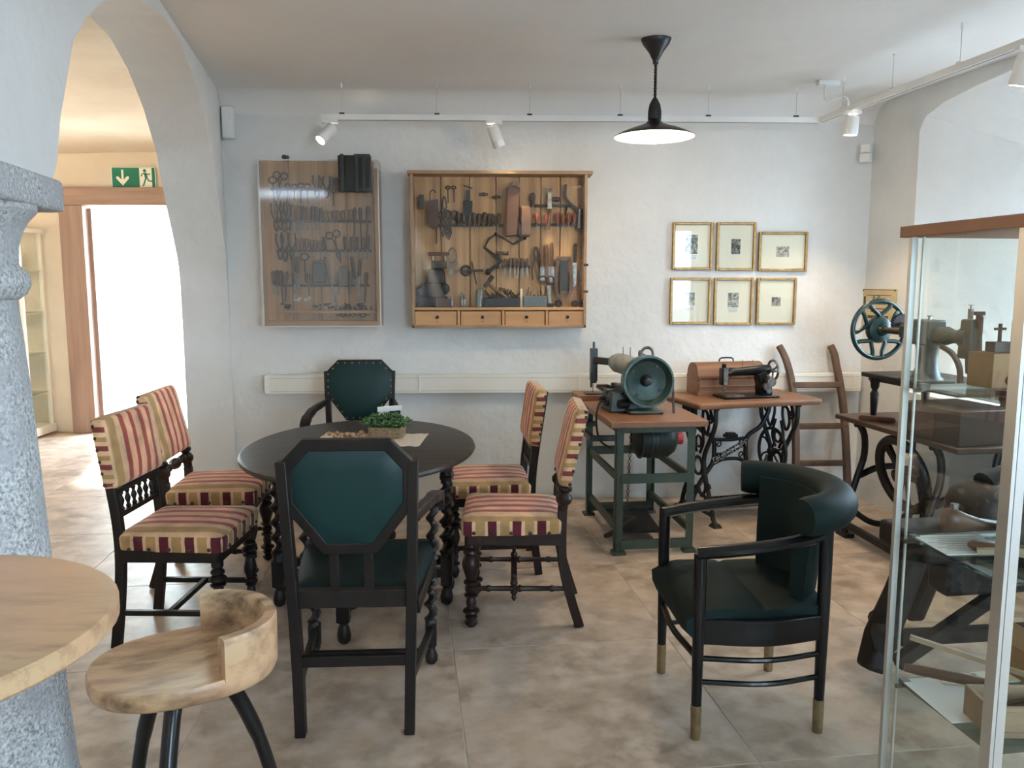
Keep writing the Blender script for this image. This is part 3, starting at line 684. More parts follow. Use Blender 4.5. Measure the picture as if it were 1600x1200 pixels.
for a in (-115, 5, 125):
    c, s_ = cos(R(a)), sin(R(a))
    G().tube(spl([(.05*c, .05*s_, ZS-.04), (.10*c, .10*s_, ZS-.10), (.165*c, .165*s_, ZS-.26), (.21*c, .21*s_, .15), (.235*c, .235*s_, .0)], 7), [.020]*7+[.019]*7+[.017]*7+[.015]*8, 12).out('leg', BLACKL, st)
G().cyl((0, 0, ZS-.055), (0, 0, ZS-.035), .085, n=20).out('mounting_plate', BLACKP, st)
bt = thing('bar_table', 'round mango-wood bar table top cut off by the left edge, beside the column', 'table', (-.868, 1.105, 0))
g = G(); n = 56; RR = .315
g.skin([g.ring([((RR*s_+.003*sin(5*a)), 0, 0) and ((RR*s_+.003*sin(3*a+1))*cos(a), (RR*s_+.003*sin(3*a+1))*sin(a), z) for a in [2*pi*i/n for i in range(n)]]) for s_, z in ((.98, .968), (1, .974), (1, .996), (.985, 1.0), (.5, 1.0))]); g.out('tabletop', MANGO, bt, smooth=40)
G().cyl((0, 0, .02), (0, 0, .965), .03, n=16).out('pedestal', BLACKL, bt); G().lathe([(.22, 0), (.22, .012), (.05, .03), (.03, .05)], (0, 0, 0), 28).out('foot_plate', BLACKL, bt)
G().cyl((0, 0, .955), (0, 0, .967), .12, n=20).out('mounting_plate', BLACKP, bt)

# ------------------------------------------------------------ green-framed industrial sewing table with its machine
it = thing('sewing_table', 'industrial sewing table with worn wooden top on an olive green steel frame', 'table', (.885, 4.67, 0), 5)
G().box((0, .06, .728), (.54, 1.02, .036)).out('tabletop', MAPLE, it, bevel=.006)
def angle_leg(x, y): return G().box((x, y, .355), (.042, .006, .71)).box((x-.018*math.copysign(1, x)*-1, y-.018*math.copysign(1, y), .355), (.006, .042, .71)).box((x, y, .008), (.07, .07, .016))
for x in (-.2, .2):
    for y in (-.385, .385): angle_leg(x, y).out('leg', FRAMEG, it)
for z, ys in ((.05, (-.385, .385)), (.42, (-.385, .385)), (.69, (-.385, .385))):
    for y in ys: G().box((0, y, z), (.38, .02, .05 if z < .6 else .03)).out('cross_rail', FRAMEG, it)
for s in (-1, 1):
    for z in (.13, .42, .69): G().box((s*.2, 0, z), (.02, .75, .04)).out('side_rail', FRAMEG, it)
G().box((-.30, .10, .60), (.03, .50, .03)).box((-.30, .36, .56), (.03, .03, .11)).box((-.24, .34, .60), (.15, .03, .03)).box((-.24, -.14, .60), (.15, .03, .03)).out('knee_bracket', BLACKP, it)
G().box((-.02, -.02, .075), (.24, .34, .014), Euler((.12, 0, 0))).box((-.02, .13, .10), (.34, .02, .02)).out('foot_pedal', IRON, it)
G().sweep(spl([(-.02, -.06, .10), (-.08, -.12, .11), (-.17, -.20, .07), (-.24, -.24, .055)], 5), .022, .02).out('pedal_lever', RUST, it)
g = G()
for i in range(34):
    z = .70-i*.0178; a = i % 2
    g.torus((-.06-.0006*i, -.10, z), .0085, .0022, MX.Rotation(pi/2, 4, 'X') @ MX.Rotation(a*pi/2, 4, 'Y'), 8, 5)
g.out('pull_chain', RUST, it, kind='stuff')
mo = G().alath((-.06, -.12, .585), (.20, -.12, .585), [(.05, 0), (.085, .06), (.105, .2), (.11, .5), (.105, .78), (.08, .92), (.04, 1)], 20)
mo.box((.07, -.12, .68), (.20, .13, .06)); mo.out('motor', mat('dark_green_motor', (.012, .022, .018), .5, .2, c2=(.02, .032, .026), scale=14), it)
for x in (-.02, .03, .08): G().torus((x, -.12, .585), .107, .006, MX.Rotation(pi/2, 4, 'Y'), 20, 6).out('cooling_rib', DGREY, it)
G().cyl((.20, -.12, .585), (.235, -.12, .585), .035, n=14).out('stop_button', REDP, it)
tag(G().box((-.155, .44, .763), (.26, .22, .034)).out('wooden_block', BEECH, loc=(.885, 4.67, 0), bevel=.004), 'low varnished wooden board lying at the wall end of the industrial sewing table', 'board').rotation_euler = (0, 0, R(5))
sm = thing('industrial_sewing_machine', 'grey-green industrial sewing machine with a big dished drive wheel facing out', 'sewing machine', (.885, 4.67, .7465), 5)
g = G().box((-.01, -.16, .01), (.20, .15, .02)).box((-.01, -.075, .08), (.15, .08, .14), top=(.7, .9)).box((-.12, -.02, .055), (.16, .24, .11), top=(.85, .95)).box((-.06, -.04, .10), (.14, .16, .10))
g.out('base', HEADG, sm, bevel=.008)
g = G(); M = MX.Translation((.0, -.22, .185)) @ MX.Rotation(-pi/2-.0, 4, 'X')
# wheel axis along local -Y: z of the lathe points to +Y
g.lathe([(.02, .055), (.06, .05), (.11, .032), (.128, .0), (.134, -.012), (.145, -.012), (.147, .0), (.147, .05), (.140, .058), (.132, .05), (.13, .07), (.05, .09)], (0, 0, 0), 40, M, caps=False)
g.out('drive_wheel', GREENP, sm, smooth=30)
g = G(); g.lathe([(.016, -.012), (.022, -.008), (.024, .03), (.036, .052)], (0, 0, 0), 16, M); g.out('hub', DGREY, sm)
g = G()
for a in (35, 125, 215, 305): g.cyl(M @ V((.098*cos(R(a)), .098*sin(R(a)), .030)), M @ V((.098*cos(R(a)), .098*sin(R(a)), .043)), .010, n=10)
g.out('bolt', BLACKP, sm)
G().alath((.0, -.14, .185), (-.03, .02, .23), [(.10, 0), (.095, .3), (.06, .9), (.05, 1)], 20).out('gear_housing', GREENP, sm)
G().alath((-.02, .0, .245), (-.12, .16, .265), [(.035, 0), (.055, .12), (.062, .4), (.058, .75), (.04, .95), (.025, 1)], 18).out('arm_cover', GREYP, sm)
G().bar((-.11, .14, .262), (-.20, .26, .262), .045, .042).out('arm', BLACKP, sm, bevel=.008)
g = G().box((-.205, .27, .235), (.04, .05, .20)).box((-.205, .27, .345), (.012, .014, .06)).box((-.222, .255, .14), (.012, .012, .09)).box((-.205, .25, .13), (.03, .012, .016)).cyl((-.212, .25, .14), (-.212, .25, .065), .0025, n=6)
g.out('needle_head', BLACKP, sm, bevel=.003)
g = G().box((-.13, .18, .10), (.12, .16, .02)).box((-.10, .15, .12), (.04, .04, .03)).box((-.16, .20, .115), (.07, .05, .008)).box((-.11, .12, .06), (.10, .10, .10)); g.out('work_arm', RUST, sm, bevel=.003)
tag(G().box((0, 0, 0), (.16, .10, .006)).out('throat_plate', HEADG, loc=(.70, 5.06, .7865), bevel=.002), 'thin green metal plate lying on the varnished board', 'plate')
G().torus((.03, -.08, .33), .035, .009, MX.Rotation(pi/2, 4, 'X'), 18, 8).box((.0, -.07, .30), (.03, .04, .06)).torus((-.005, -.05, .325), .018, .006, MX.Rotation(pi/2, 4, 'Y'), 12, 6).out('lifting_eye', STEEL, sm)
for x, y in ((-.075, .06), (-.04, .03)): G().cyl((x, y, .29), (x, y, .36), .003, n=6).out('spool_pin', STEEL, sm)
g = G()
for i, (x, y, z, r) in enumerate(((-.16, -.06, .05, .026), (-.14, -.02, .10, .02), (-.17, .02, .06, .02), (-.10, -.14, .05, .03), (-.13, -.10, .085, .018))): g.cyl((x, y, z), (x-.05, y-.02, z), r, r*.8, 12)
g.out('gear_stack', IRON, sm)
G().sweep([(.146, -.20, .19), (.150, -.20, .10), (.156, -.20, .001)], .012, .008, (0, 1, 0)).out('drive_belt', BROWNL, sm)
G().tube(spl([(-.19, -.07, .06), (-.25, -.10, .05), (-.275, -.13, -.04), (-.26, -.15, -.15), (-.20, -.17, -.20)], 8), .006, 8).out('power_cable', RUBBER, loc=(.885, 4.67, .7465))
tag(bpy.data.objects['power_cable'], 'black power cable looping down from the industrial sewing machine past the table edge', 'cable').rotation_euler = (0, 0, R(5))

# ------------------------------------------------------------ treadle sewing table
tt = thing('treadle_table', 'treadle sewing table with moulded wooden top on an ornate black cast-iron stand', 'table', (1.61, 5.03, 0), 14)
G().pillow([(.975, .730), (.99, .735), (1, .748), (1, .758), (.985, .766), (.97, .768)], .50, .86, .02).out('tabletop', BEECH, tt, smooth=40)
G().box((-.02, -.10, .769), (.40, .20, .003)).out('inlay_panel', MAPLE, tt)
def scroll(g, c, r, a0, turns, plane, rad=.008, sgn=1):
    P = []
    for i in range(16):
        t = i/15; a = a0+sgn*2*pi*turns*t; q = r*(1-.75*t); u, w = q*cos(a), q*sin(a)
        P.append((c[0], c[1]+u, c[2]+w) if plane == 'yz' else (c[0]+u, c[1], c[2]+w))
    g.tube(P, rad, 6)
def side_iron(x):
    g = G(); yz = lambda P, r=.013: g.tube(spl([(x, y, z) for y, z in P], 7), r, 8)
    for s in (-1, 1):
        yz([(s*.20, .728), (s*.195, .62), (s*.14, .52), (s*.085, .43), (s*.075, .36), (s*.11, .25), (s*.17, .13), (s*.20, .05), (s*.235, .012)], .0145)
        yz([(s*.05, .728), (s*.045, .64), (s*.085, .55), (s*.12, .60), (s*.10, .68), (s*.06, .70)], .009)
        yz([(s*.03, .60), (s*.06, .50), (s*.02, .42)], .009)
        yz([(s*.05, .30), (s*.10, .22), (s*.06, .15), (s*.02, .20)], .009)
        yz([(s*.155, .66), (s*.13, .72)], .009)
        scroll(g, (x, s*.14, .66), .035, 0, 1.2, 'yz', .008, s)
        scroll(g, (x, s*.13, .22), .03, pi, 1.2, 'yz', .008, s)
        g.box((x, s*.235, .012), (.06, .07, .022), top=(.6, .6))
    g.tube([(x, -.22, .727), (x, .22, .727)], .014, 8); g.tube([(x, -.19, .06), (x, .19, .06)], .012, 8)
    yz([(-.175, .12), (-.08, .16), (0, .17), (.08, .16), (.175, .12)], .011)
    g.torus((x, 0, .335), .055, .010, MX.Rotation(pi/2, 4, 'Y'), 20, 7); g.torus((x, 0, .49), .035, .008, MX.Rotation(pi/2, 4, 'Y'), 16, 6)
    return g.out('side_stand', IRON, tt)
side_iron(-.285); side_iron(.285)
g = G(); yb = .10
for s in (-1, 1):
    g.tube(spl([(s*.28, yb, .72), (s*.275, yb, .64), (s*.22, yb, .545), (s*.13, yb, .485), (s*.115, yb, .40), (s*.125, yb, .32), (s*.18, yb, .24), (s*.235, yb, .15), (s*.27, yb, .06)], 7), .015, 8)
    g.tube(spl([(s*.12, yb, .47), (0, yb, .465)], 5), .012, 8); g.tube(spl([(s*.125, yb, .31), (.06*s, yb, .335), (0, yb, .34)], 5), .012, 8)
    scroll(g, (s*.085, yb, .44), .022, pi/2, 1.1, 'xz', .005, s); scroll(g, (s*.085, yb, .365), .022, -pi/2, 1.1, 'xz', .005, -s)
g.tube([(-.115, yb, .35), (.115, yb, .46)], .007, 6); g.tube([(-.118, yb, .32), (.118, yb, .43)], .007, 6); g.box((0, yb, .492), (.08, .05, .02)); g.box((0, yb, .505), (.055, .04, .015))
g.out('cross_brace', IRON, tt)
lettering('maker_lettering', 'DÜRKOPP', .062, mat('worn_lettering', (.40, .40, .38), .5, .5), tt, MX.Translation((0, yb-.010, .390)) @ MX.Rotation(-math.atan(.11/.236), 4, 'Y') @ MX.Rotation(pi/2, 4, 'X'), .004, 'raised worn silver lettering on the cast-iron brace')
g = G(); M = MX.Translation((.235, -.02, .40)) @ MX.Rotation(pi/2, 4, 'Y')
g.torus(M @ V((0, 0, 0)), .15, .011, M.to_3x3().to_4x4(), 32, 8); g.cyl(M @ V((0, 0, -.025)), M @ V((0, 0, .025)), .022, n=12)
for i in range(6):
    a = i*pi/3; P = [M @ V((r*cos(a+d), r*sin(a+d), 0)) for r, d in ((.02, 0), (.06, .25), (.11, .2), (.15, 0))]; g.tube(P, .007, 6)
g.out('flywheel', IRON, tt)
g = G().box((0, -.01, .085), (.34, .02, .012))
for i in range(9): g.box((-.16+.04*i, -.01, .085), (.012, .22, .010))
for y in (-.12, .10): g.box((0, y, .085), (.35, .016, .014))
for i in range(8): g.tube([(-.14+.04*i, -.10, .086), (-.14+.04*((i+1) % 8), .08, .086)], .004, 5)
g.cyl((-.28, -.01, .07), (.28, -.01, .07), .009, n=8); g.out('foot_treadle', IRON, tt)
G().cyl((.14, .06, .09), (.20, -.02, .38), .008, n=8).out('pitman_rod', BROWNL, tt)
G().cyl((-.28, .12, .06), (.28, .12, .06), .011, n=8).out('stretcher', IRON, tt)

# domed wooden machine cover on the treadle table
hd = thing('machine_cover', 'domed varnished wooden machine cover standing on the treadle table by the wall', 'box', (1.555, 5.17, .7685), 9)
pf = [(-.09, 0), (.09, 0), (.09, .10), (.095, .105), (.095, .115), (.085, .13)]+[(.085*cos(a), .13+.075*sin(a)) for a in [pi*i/12 for i in range(1, 12)]]+[(-.085, .13), (-.095, .115), (-.095, .105), (-.09, .10)]
M = MX(((0, 0, 1, 0), (1, 0, 0, 0), (0, 1, 0, 0), (0, 0, 0, 1)))
G().prism(pf, .46, MX.Translation((-.23, 0, 0)) @ M).out('body', BEECH, hd, smooth=30)
for z, h in ((.012, .024), (.118, .016), (.055, .006)): G().box((0, -.094, z), (.47, .012, h)).out('moulding', BEECH, hd, bevel=.002)
for s in (-1, 1):
    for i in range(9): 
        if i == 0 and s == -1: rp = G().sph((0, 0, 0), .010, (1, 1, .7), 8, 5).out('rope_bead', BEECH, hd); q = rp
        else: q = rp.copy(); COL.objects.link(q); q.parent = hd
        q.location = (s*.225, -.096, .028+.0105*i)
G().tube(spl([(-.05, 0, .206), (-.04, 0, .226), (0, 0, .230), (.04, 0, .226), (.05, 0, .206)], 5), .005, 6).out('handle', IRON, hd)
# black treadle machine head
hm = thing('treadle_sewing_machine', 'black antique sewing machine with gilt lines in front of the domed wooden cover', 'sewing machine', (1.62, 4.95, .7705), 11)
G().box((0, 0, .008), (.37, .17, .016)).out('bed', BLACKL, hm, bevel=.004)
G().box((-.10, 0, .018), (.12, .12, .005)).out('slide_plate', STEEL, hm)
g = G().sweep(spl([(.125, 0, .01), (.115, 0, .07), (.10, 0, .12), (.085, 0, .155)], 5), [.085]*6+[.07]*5+[.06]*5, .07, (0, 1, 0)); g.out('pillar', BLACKL, hm, bevel=.012)
G().alath((.15, 0, .17), (-.15, 0, .158), [(.030, 0), (.036, .15), (.030, .4), (.026, .75), (.030, .95), (.02, 1)], 14).out('arm', BLACKL, hm)
G().box((-.155, 0, .135), (.045, .05, .11)).box((-.155, 0, .20), (.03, .012, .03)).out('needle_head', BLACKL, hm, bevel=.01)
G().box((-.155, -.027, .135), (.03, .004, .10)).cyl((-.16, -.012, .09), (-.16, -.012, .02), .004, n=6).cyl((-.145, .0, .09), (-.145, .0, .025), .004, n=6).out('face_plate', STEEL, hm)
M = MX.Translation((.18, 0, .165)) @ MX.Rotation(pi/2, 4, 'Y')
g = G(); g.torus(M @ V((0, 0, 0)), .062, .008, M.to_3x3().to_4x4(), 24, 8)
for i in range(3): a = i*2*pi/3; g.tube([M @ V((.01*cos(a), .01*sin(a), 0)), M @ V((.062*cos(a), .062*sin(a), 0))], .006, 6)
g.cyl((.15, 0, .165), (.20, 0, .165), .014, n=10); g.out('hand_wheel', STEEL, hm)
G().cyl((.10, -.05, .07), (.10, -.08, .07), .022, n=14).cyl((.13, -.04, .10), (.13, -.08, .10), .03, n=14).cyl((.12, -.05, .045), (.12, -.07, .045), .018, n=12).out('bobbin_winder', STEEL, hm)
for x in (-.03, .04): G().cyl((x, 0, .19), (x, 0, .235), .0025, n=6).out('spool_pin', STEEL, hm)

# ------------------------------------------------------------ ladder leaning on the wall
ld = thing('wooden_ladder', 'weathered wooden ladder with curved upper ends leaning in the corner', 'ladder', (2.215, 5.24, 0), 1)
for s in (-1, 1):
    P = spl([(s*.175, -.11, 0), (s*.177, -.04, .35), (s*.178, .03, .62), (s*.165, .085, .82), (s*.15, .115, .93), (s*.185*.78, .14, 1.0), (s*.185*.95-.055, .155, 1.06)] if s > 0 else [(-.18, -.11, 0), (-.165, -.04, .35), (-.155, .03, .62), (-.165, .085, .82), (-.185, .115, .93), (-.205, .14, 1.0), (-.235, .155, 1.06)], 6)
    G().sweep(P, [.042]*37, .046, (0, 1, .2)).out('stile', LADW, ld, bevel=.008)
for z in (.29, .53, .80):
    y = -.11+z*.215; G().bar((-.165, y, z), (.175, y, z), .022, .040).out('rung', LADW, ld, bevel=.006)
for s in (-1, 1):
    for z in (.29, .53): G().cyl((s*.175, -.135+z*.215, z), (s*.175, -.11+z*.215, z), .008, n=8).out('bolt', RUST, ld)

# ------------------------------------------------------------ cobbler's treadle bench by the right wall
cb = thing('patching_bench', 'low wooden bench on a heavy iron treadle stand beside the right wall', 'bench', (2.40, 4.22, 0), 7)
G().box((.0, 0, .688), (.50, 1.06, .03)).out('tabletop', mat('dark_bench_wood', (.085, .045, .027), .5, c2=(.05, .028, .018), scale=8, stretch=(1.5, .15, 1)), cb, bevel=.006)
for y in (.36, -.30):
    g = G(); xz = lambda P, r: g.tube(spl([(x, y, z) for x, z in P], 6), r, 10, flat=.7)
    xz([(-.20, .675), (-.16, .60), (-.155, .48), (-.19, .36), (-.235, .20), (-.25, .08), (-.25, .02)], .026)
    xz([(.20, .675), (.16, .60), (.155, .48), (.19, .36), (.235, .20), (.25, .08), (.25, .02)], .026)
    xz([(-.18, .36), (-.08, .40), (0, .41), (.08, .40), (.18, .36)], .02); xz([(-.22, .16), (-.10, .08), (0, .06), (.10, .08), (.22, .16)], .02)
    g.tube([(-.22, y, .665), (.22, y, .665)], .018, 8); g.box((-.25, y, .012), (.06, .10, .024)); g.box((.25, y, .012), (.06, .10, .024))
    g.out('side_stand', IRON, cb)
G().bar((-.25, .36, .07), (-.25, -.42, .05), .03, .035).bar((.25, .36, .07), (.25, -.42, .05), .03, .035).out('floor_rail', IRON, cb)
M = MX.Translation((-.17, -.02, .455)) @ MX.Rotation(pi/2-.25, 4, 'Y')
g = G(); g.torus(M @ V((0, 0, 0)), .195, .026, M.to_3x3().to_4x4(), 36, 10); g.cyl(M @ V((0, 0, -.04)), M @ V((0, 0, .04)), .04, n=14)
for i in range(3):
    a = i*2*pi/3+.5; g.sweep([M @ V((r*cos(a), r*sin(a), 0)) for r in (.03, .10, .19)], [.05, .036, .06], .02, M.to_3x3() @ V((0, 0, 1)))
g.out('flywheel', IRON, cb)
g = G(); g.box((.02, -.05, .12), (.30, .42, .02), Euler((0, .1, 0)))
for i in range(6): g.box((-.10+.045*i, -.05, .135), (.012, .38, .012))
g.out('foot_treadle', IRON, cb)
G().cyl((-.10, -.02, .14), (-.14, -.02, .42), .012, n=8).out('pitman_rod', IRON, cb)
POSTP = [(.022, 0), (.026, .06), (.016, .10), (.020, .35), (.024, .62), (.014, .70), (.024, .78), (.024, .86), (.030, .92), (.030, 1)]
for x, y in ((-.15, .30), (.17, .30), (.17, -.30)): G().alath((x, y, .703), (x, y, .945), POSTP, 14).out('post', DARKW, cb)
G().box((.02, -.02, .958), (.42, .80, .026)).out('upper_board', DARKW, cb, bevel=.005)
G().box((.02, -.02, .935), (.36, .74, .02)).out('board_moulding', DARKW, cb)
tag(G().pillow([(.9, 0), (1, .01), (1, .02), (.9, .03)], .20, .03, .012).out('wooden_handle_tool', BROWNL, loc=(2.20, 4.42, .704)), 'brown wooden tool lying on the left end of the patching bench', 'tool').rotation_euler = (0, 0, R(55))
cbx = thing('wooden_drawer_box', 'dark wooden drawer box under the raised board of the patching bench', 'box', (2.36, 3.92, .704), 12)
G().box((0, 0, .085), (.34, .40, .17)).out('body', mat('dark_box_wood', (.035, .022, .017), .5), cbx, bevel=.004)
G().box((-.172, .03, .08), (.006, .14, .12)).out('front_panel', BROWNL, cbx)
# patching machine with green flywheel
pm = thing('patching_machine', 'green patching machine with a large spoked hand wheel standing on the raised board', 'sewing machine', (2.285, 4.10, .9715), 8)
G().lathe([(.085, 0), (.085, .012), (.068, .03), (.055, .07), (.050, .12), (.055, .17), (.062, .19)], (0, 0, 0), 18).box((0, 0, .006), (.2, .18, .012)).out('column', HEADG, pm, bevel=.002)
G().box((0, .02, .255), (.11, .17, .13)).box((0, .14, .25), (.07, .12, .07)).out('body', HEADG, pm, bevel=.01)
G().cyl((0, 0, .32), (0, 0, .335), .008, n=8).cyl((0, 0, .335), (0, 0, .342), .013, n=10).out('oil_cap', STEEL, pm)
G().alath((0, -.06, .245), (0, -.30, .245), [(.045, 0), (.040, .2), (.048, .3), (.034, .5), (.034, .75), (.05, .8), (.05, 1)], 14).out('arm', HEADG, pm)
G().box((0, -.30, .24), (.075, .09, .19), top=(.85, .85)).cyl((0, -.30, .15), (0, -.30, .07), .020, .014, 10).out('sewing_head', HEADG, pm, bevel=.008)
G().cyl((0, -.29, .33), (0, -.29, .385), .014, n=10).cyl((0, -.29, .385), (0, -.29, .40), .006, n=8).cyl((0, -.29, .40), (0, -.29, .404), .013, n=10).out('tension_screw', STEEL, pm)
G().box((0, -.345, .33), (.02, .02, .07)).box((0, -.36, .25), (.012, .012, .20)).box((0, -.345, .365), (.05, .016, .018)).out('presser_lever', RUST, pm)
G().cyl((0, -.32, .14), (0, -.32, .02), .008, n=8).cyl((0, -.345, .14), (0, -.345, .03), .009, n=8).cyl((0, -.30, .08), (0, -.30, .02), .003, n=6).sph((0, -.36, .035), .02).out('presser_foot', STEEL, pm)
G().sweep(spl([(0, -.10, .19), (0, -.18, .16), (0, -.235, .10), (0, -.25, .02)], 6), .02, .02, (1, 0, 0)).out('take_up_lever', RUST, pm)
M = MX.Translation((0, .42, .245)) @ MX.Rotation(pi/2, 4, 'X')
g = G(); g.torus(M @ V((0, 0, 0)), .162, .0135, M.to_3x3().to_4x4(), 44, 10); g.lathe([(.075, -.015), (.078, .0), (.07, .022), (.035, .03), (.03, .05), (.02, .06)], (0, 0, 0), 24, M)
for i in range(5):
    a0 = i*2*pi/5+.3
    P = spl([M @ V((.158*cos(a0-.42), .158*sin(a0-.42), 0)), M @ V((.13*cos(a0-.40), .13*sin(a0-.40), 0)), M @ V((.085*cos(a0-.10), .085*sin(a0-.10), 0)), M @ V((.065*cos(a0), .065*sin(a0), 0)), M @ V((.085*cos(a0+.10), .085*sin(a0+.10), 0)), M @ V((.13*cos(a0+.40), .13*sin(a0+.40), 0)), M @ V((.158*cos(a0+.42), .158*sin(a0+.42), 0))], 4)
    g.tube(P, .0125, 7)
g.out('hand_wheel', WHEELG, pm)
G().cyl((0, .42, .245), (0, .15, .245), .018, n=10).out('shaft', RUST, pm)
g = G(); P = []
for i in range(48): r = .05 if i % 2 else .058; P.append((r*cos(2*pi*i/48), r*sin(2*pi*i/48)))
g.prism(P, .022, MX.Translation((.07, .34, .28)) @ MX.Rotation(pi/2, 4, 'X')); g.out('gear', IRON, pm, smooth=0)
G().cyl((.07, .34, .28), (.03, .18, .27), .012, n=8).out('gear_shaft', RUST, pm)

# ------------------------------------------------------------ stitching horse behind the display case
DWB = mat('old_brown_beam', (.009, .006, .005), .8, c2=(.018, .012, .009), scale=12, stretch=(1, 1, .3), bump=.3, bscale=25)
sh = thing('stitching_horse', 'heavy dark wooden work trestle with splayed log legs behind the display case', 'bench', (1.78, 2.86, 0), 6)
G().sweep([(-.36, -.02, .05), (-.315, .0, .17), (-.24, .02, .32), (-.17, .04, .47)], [.085, .10, .085, .08], .09, (0, 1, 0)).out('leg', DWB, sh, bevel=.018)
G().sweep([(.62, -.02, .045), (.50, .0, .18), (.38, .02, .33), (.30, .04, .47)], .08, .08, (0, 1, 0)).out('leg', DWB, sh, bevel=.018)
G().sweep([(.10, .42, .045), (.11, .34, .26), (.12, .24, .47)], .08, .08, (0, 1, 0)).out('leg', DWB, sh, bevel=.018)
G().cyl((-.36, -.10, .19), (-.27, .09, .20), .042, .038, 12).out('leg_collar', DWB, sh)
G().box((.14, .10, .50), (.66, .30, .09)).out('seat_plank', DWB, sh, bevel=.015)
G().box((.08, .02, .40), (.34, .12, .16)).out('clamp_block', DWB, sh, bevel=.02)
G().bar((-.24, .0, .16), (.36, .0, .155), .04, .055).out('cross_bar', DWB, sh, bevel=.004)
G().bar((-.28, -.05, .085), (.20, -.02, .36), .04, .05).out('cross_bar', DWB, sh, bevel=.004)
sp_ = thing('saddle_last', 'dark leather covered block lying on the dark work trestle', 'tool', (1.95, 2.98, .546), 20)
G().pillow([(.8, 0), (1, .02), (1.02, .09), (.9, .14), (.6, .17), (.2, .18)], .24, .30, .07).out('body', mat('worn_dark_leather', (.035, .026, .022), .55, c2=(.06, .045, .036), scale=9), sp_, smooth=60)
G().cyl((-.05, 0, .17), (.09, 0, .21), .045, .03, 12).out('knob', DWB, sp_)

# ------------------------------------------------------------ points on the back wall, read off the photograph
_f = V((sin(R(1.8))*cos(R(7.15)), cos(R(1.8))*cos(R(7.15)), -sin(R(7.15)))); _r = V((cos(R(1.8)), -sin(R(1.8)), 0)); _u = _r.cross(_f)
def wall(px, py, y):
    d = _f+_r*((px-800)/1260)+_u*((600-py)/1260); return V((0, 0, 1.48))+d*(y/d.y)
def c1(u, v, y=5.37): return wall(380+u*.26667, 220+v*.26667, y)
def c2(u, v, y=5.37): return wall(620+u*.24169, 250+v*.24169, y)
# ------------------------------------------------------------ tool prototypes: hang in the XZ plane, handle up, origin at the rack
WH = mat('tool_handle_wood', (.21, .105, .05), .5, c2=(.12, .06, .03), scale=20); WHD = mat('dark_tool_handle', (.055, .036, .025), .55, c2=(.10, .06, .04), scale=20)
HPROF = {'awl': [(.004, 0), (.010, .1), (.016, .45), (.017, .7), (.012, .95), (.004, 1)], 'chisel': [(.008, 0), (.012, .06), (.011, .4), (.013, .75), (.010, .97), (.006, 1)], 'file': [(.006, 0), (.009, .1), (.013, .55), (.013, .8), (.008, 1)]}
def t_handled(kind, hl, bl, bw, wood):
    t = thing(kind, 'x', 'tool')
    G().alath((0, 0, .004), (0, 0, hl), HPROF['awl' if kind == 'awl' else 'chisel' if kind == 'chisel' else 'file'], 8).out('handle', wood, t)
    if kind == 'awl': G().cyl((0, 0, .004), (0, 0, -bl), .0035, .001, 6).out('spike', STEEL, t)
    else: G().box((0, 0, -bl/2), (bw, .005, bl)).out('blade', STEEL if kind != 'file' else RUST, t)
    return t
def t_pliers(l, m):
    t = thing('pliers', 'x', 'tool')
    for s in (-1, 1):
        G().sweep(spl([(s*.018, 0, l*.62), (s*.024, 0, l*.35), (s*.008, 0, .01), (-s*.012, 0, -l*.08), (-s*.012, 0, -l*.2), (-s*.003, 0, -l*.36)], 4), .009, .010, (0, 1, 0)).out('jaw_arm', m, t)
    G().cyl((0, -.008, 0), (0, .008, 0), .009, n=8).out('rivet', m, t)
    return t
def t_scissors(l, m):
    t = thing('scissors', 'x', 'tool')
    for s in (-1, 1):
        G().torus((s*.024, 0, l*.42), .022, .0045, MX.Rotation(pi/2, 4, 'X'), 16, 6).sweep([(s*.012, 0, l*.34), (0, 0, 0), (-s*.010, 0, -l*.30), (-s*.002, 0, -l*.58)], [.008, .012, .014, .003], .004, (0, 1, 0)).out('blade', m, t)
    return t
def t_ringrod(l, r):
    t = thing('ring_topped_rod', 'x', 'tool'); G().torus((0, 0, 0), r, .004, MX.Rotation(pi/2, 4, 'X') @ MX.Scale(1.3, 4, V((1, 0, 0))), 16, 6).out('ring', RUST, t); G().cyl((0, 0, -r), (0, 0, -l), .004, n=6).out('rod', RUST, t); return t
def t_hammer(l):
    t = thing('hammer', 'x', 'tool'); G().alath((0, 0, -l), (0, 0, 0), [(.011, 0), (.010, .5), (.008, 1)], 8).out('handle', WH, t)
    G().box((0, 0, 0), (.05, .022, .022)).cyl((.02, 0, 0), (.055, 0, 0), .014, n=10).out('head', RUST, t, bevel=.002); return t
def t_knife(l, w, wood):
    t = thing('knife', 'x', 'tool'); G().box((0, 0, l*.28), (.020, .014, l*.44)).out('handle', wood, t, bevel=.004)
    g = G(); g.prism([(-w/2, l*.06), (w/2, l*.06), (w/2, -l*.45), (-w/2, -l*.56)], .003, MX.Rotation(pi/2, 4, 'X')); g.out('blade', STEEL, t, smooth=0); return t
ORD = ['first', 'second', 'third', 'fourth', 'fifth', 'sixth', 'seventh', 'eighth', 'ninth', 'tenth', 'eleventh', 'twelfth', 'thirteenth', 'fourteenth', 'fifteenth', 'sixteenth', 'seventeenth', 'eighteenth', 'nineteenth', 'twentieth']
PROTO = {}
def proto(key, fn):
    if key not in PROTO: PROTO[key] = [fn(), False]
    return PROTO[key]
def put(key, fn, pos, ang=0., label='', group=None, sc=1.):
    p = proto(key, fn)
    if p[1]: o = dup(p[0], pos)
    else: o = p[0]; o.location = pos; p[1] = True
    o.rotation_euler = (0, R(ang), 0); o.scale = (sc, sc, sc); o['label'] = label
    if group: o['group'] = group
    elif 'group' in o: del o['group']
    return o
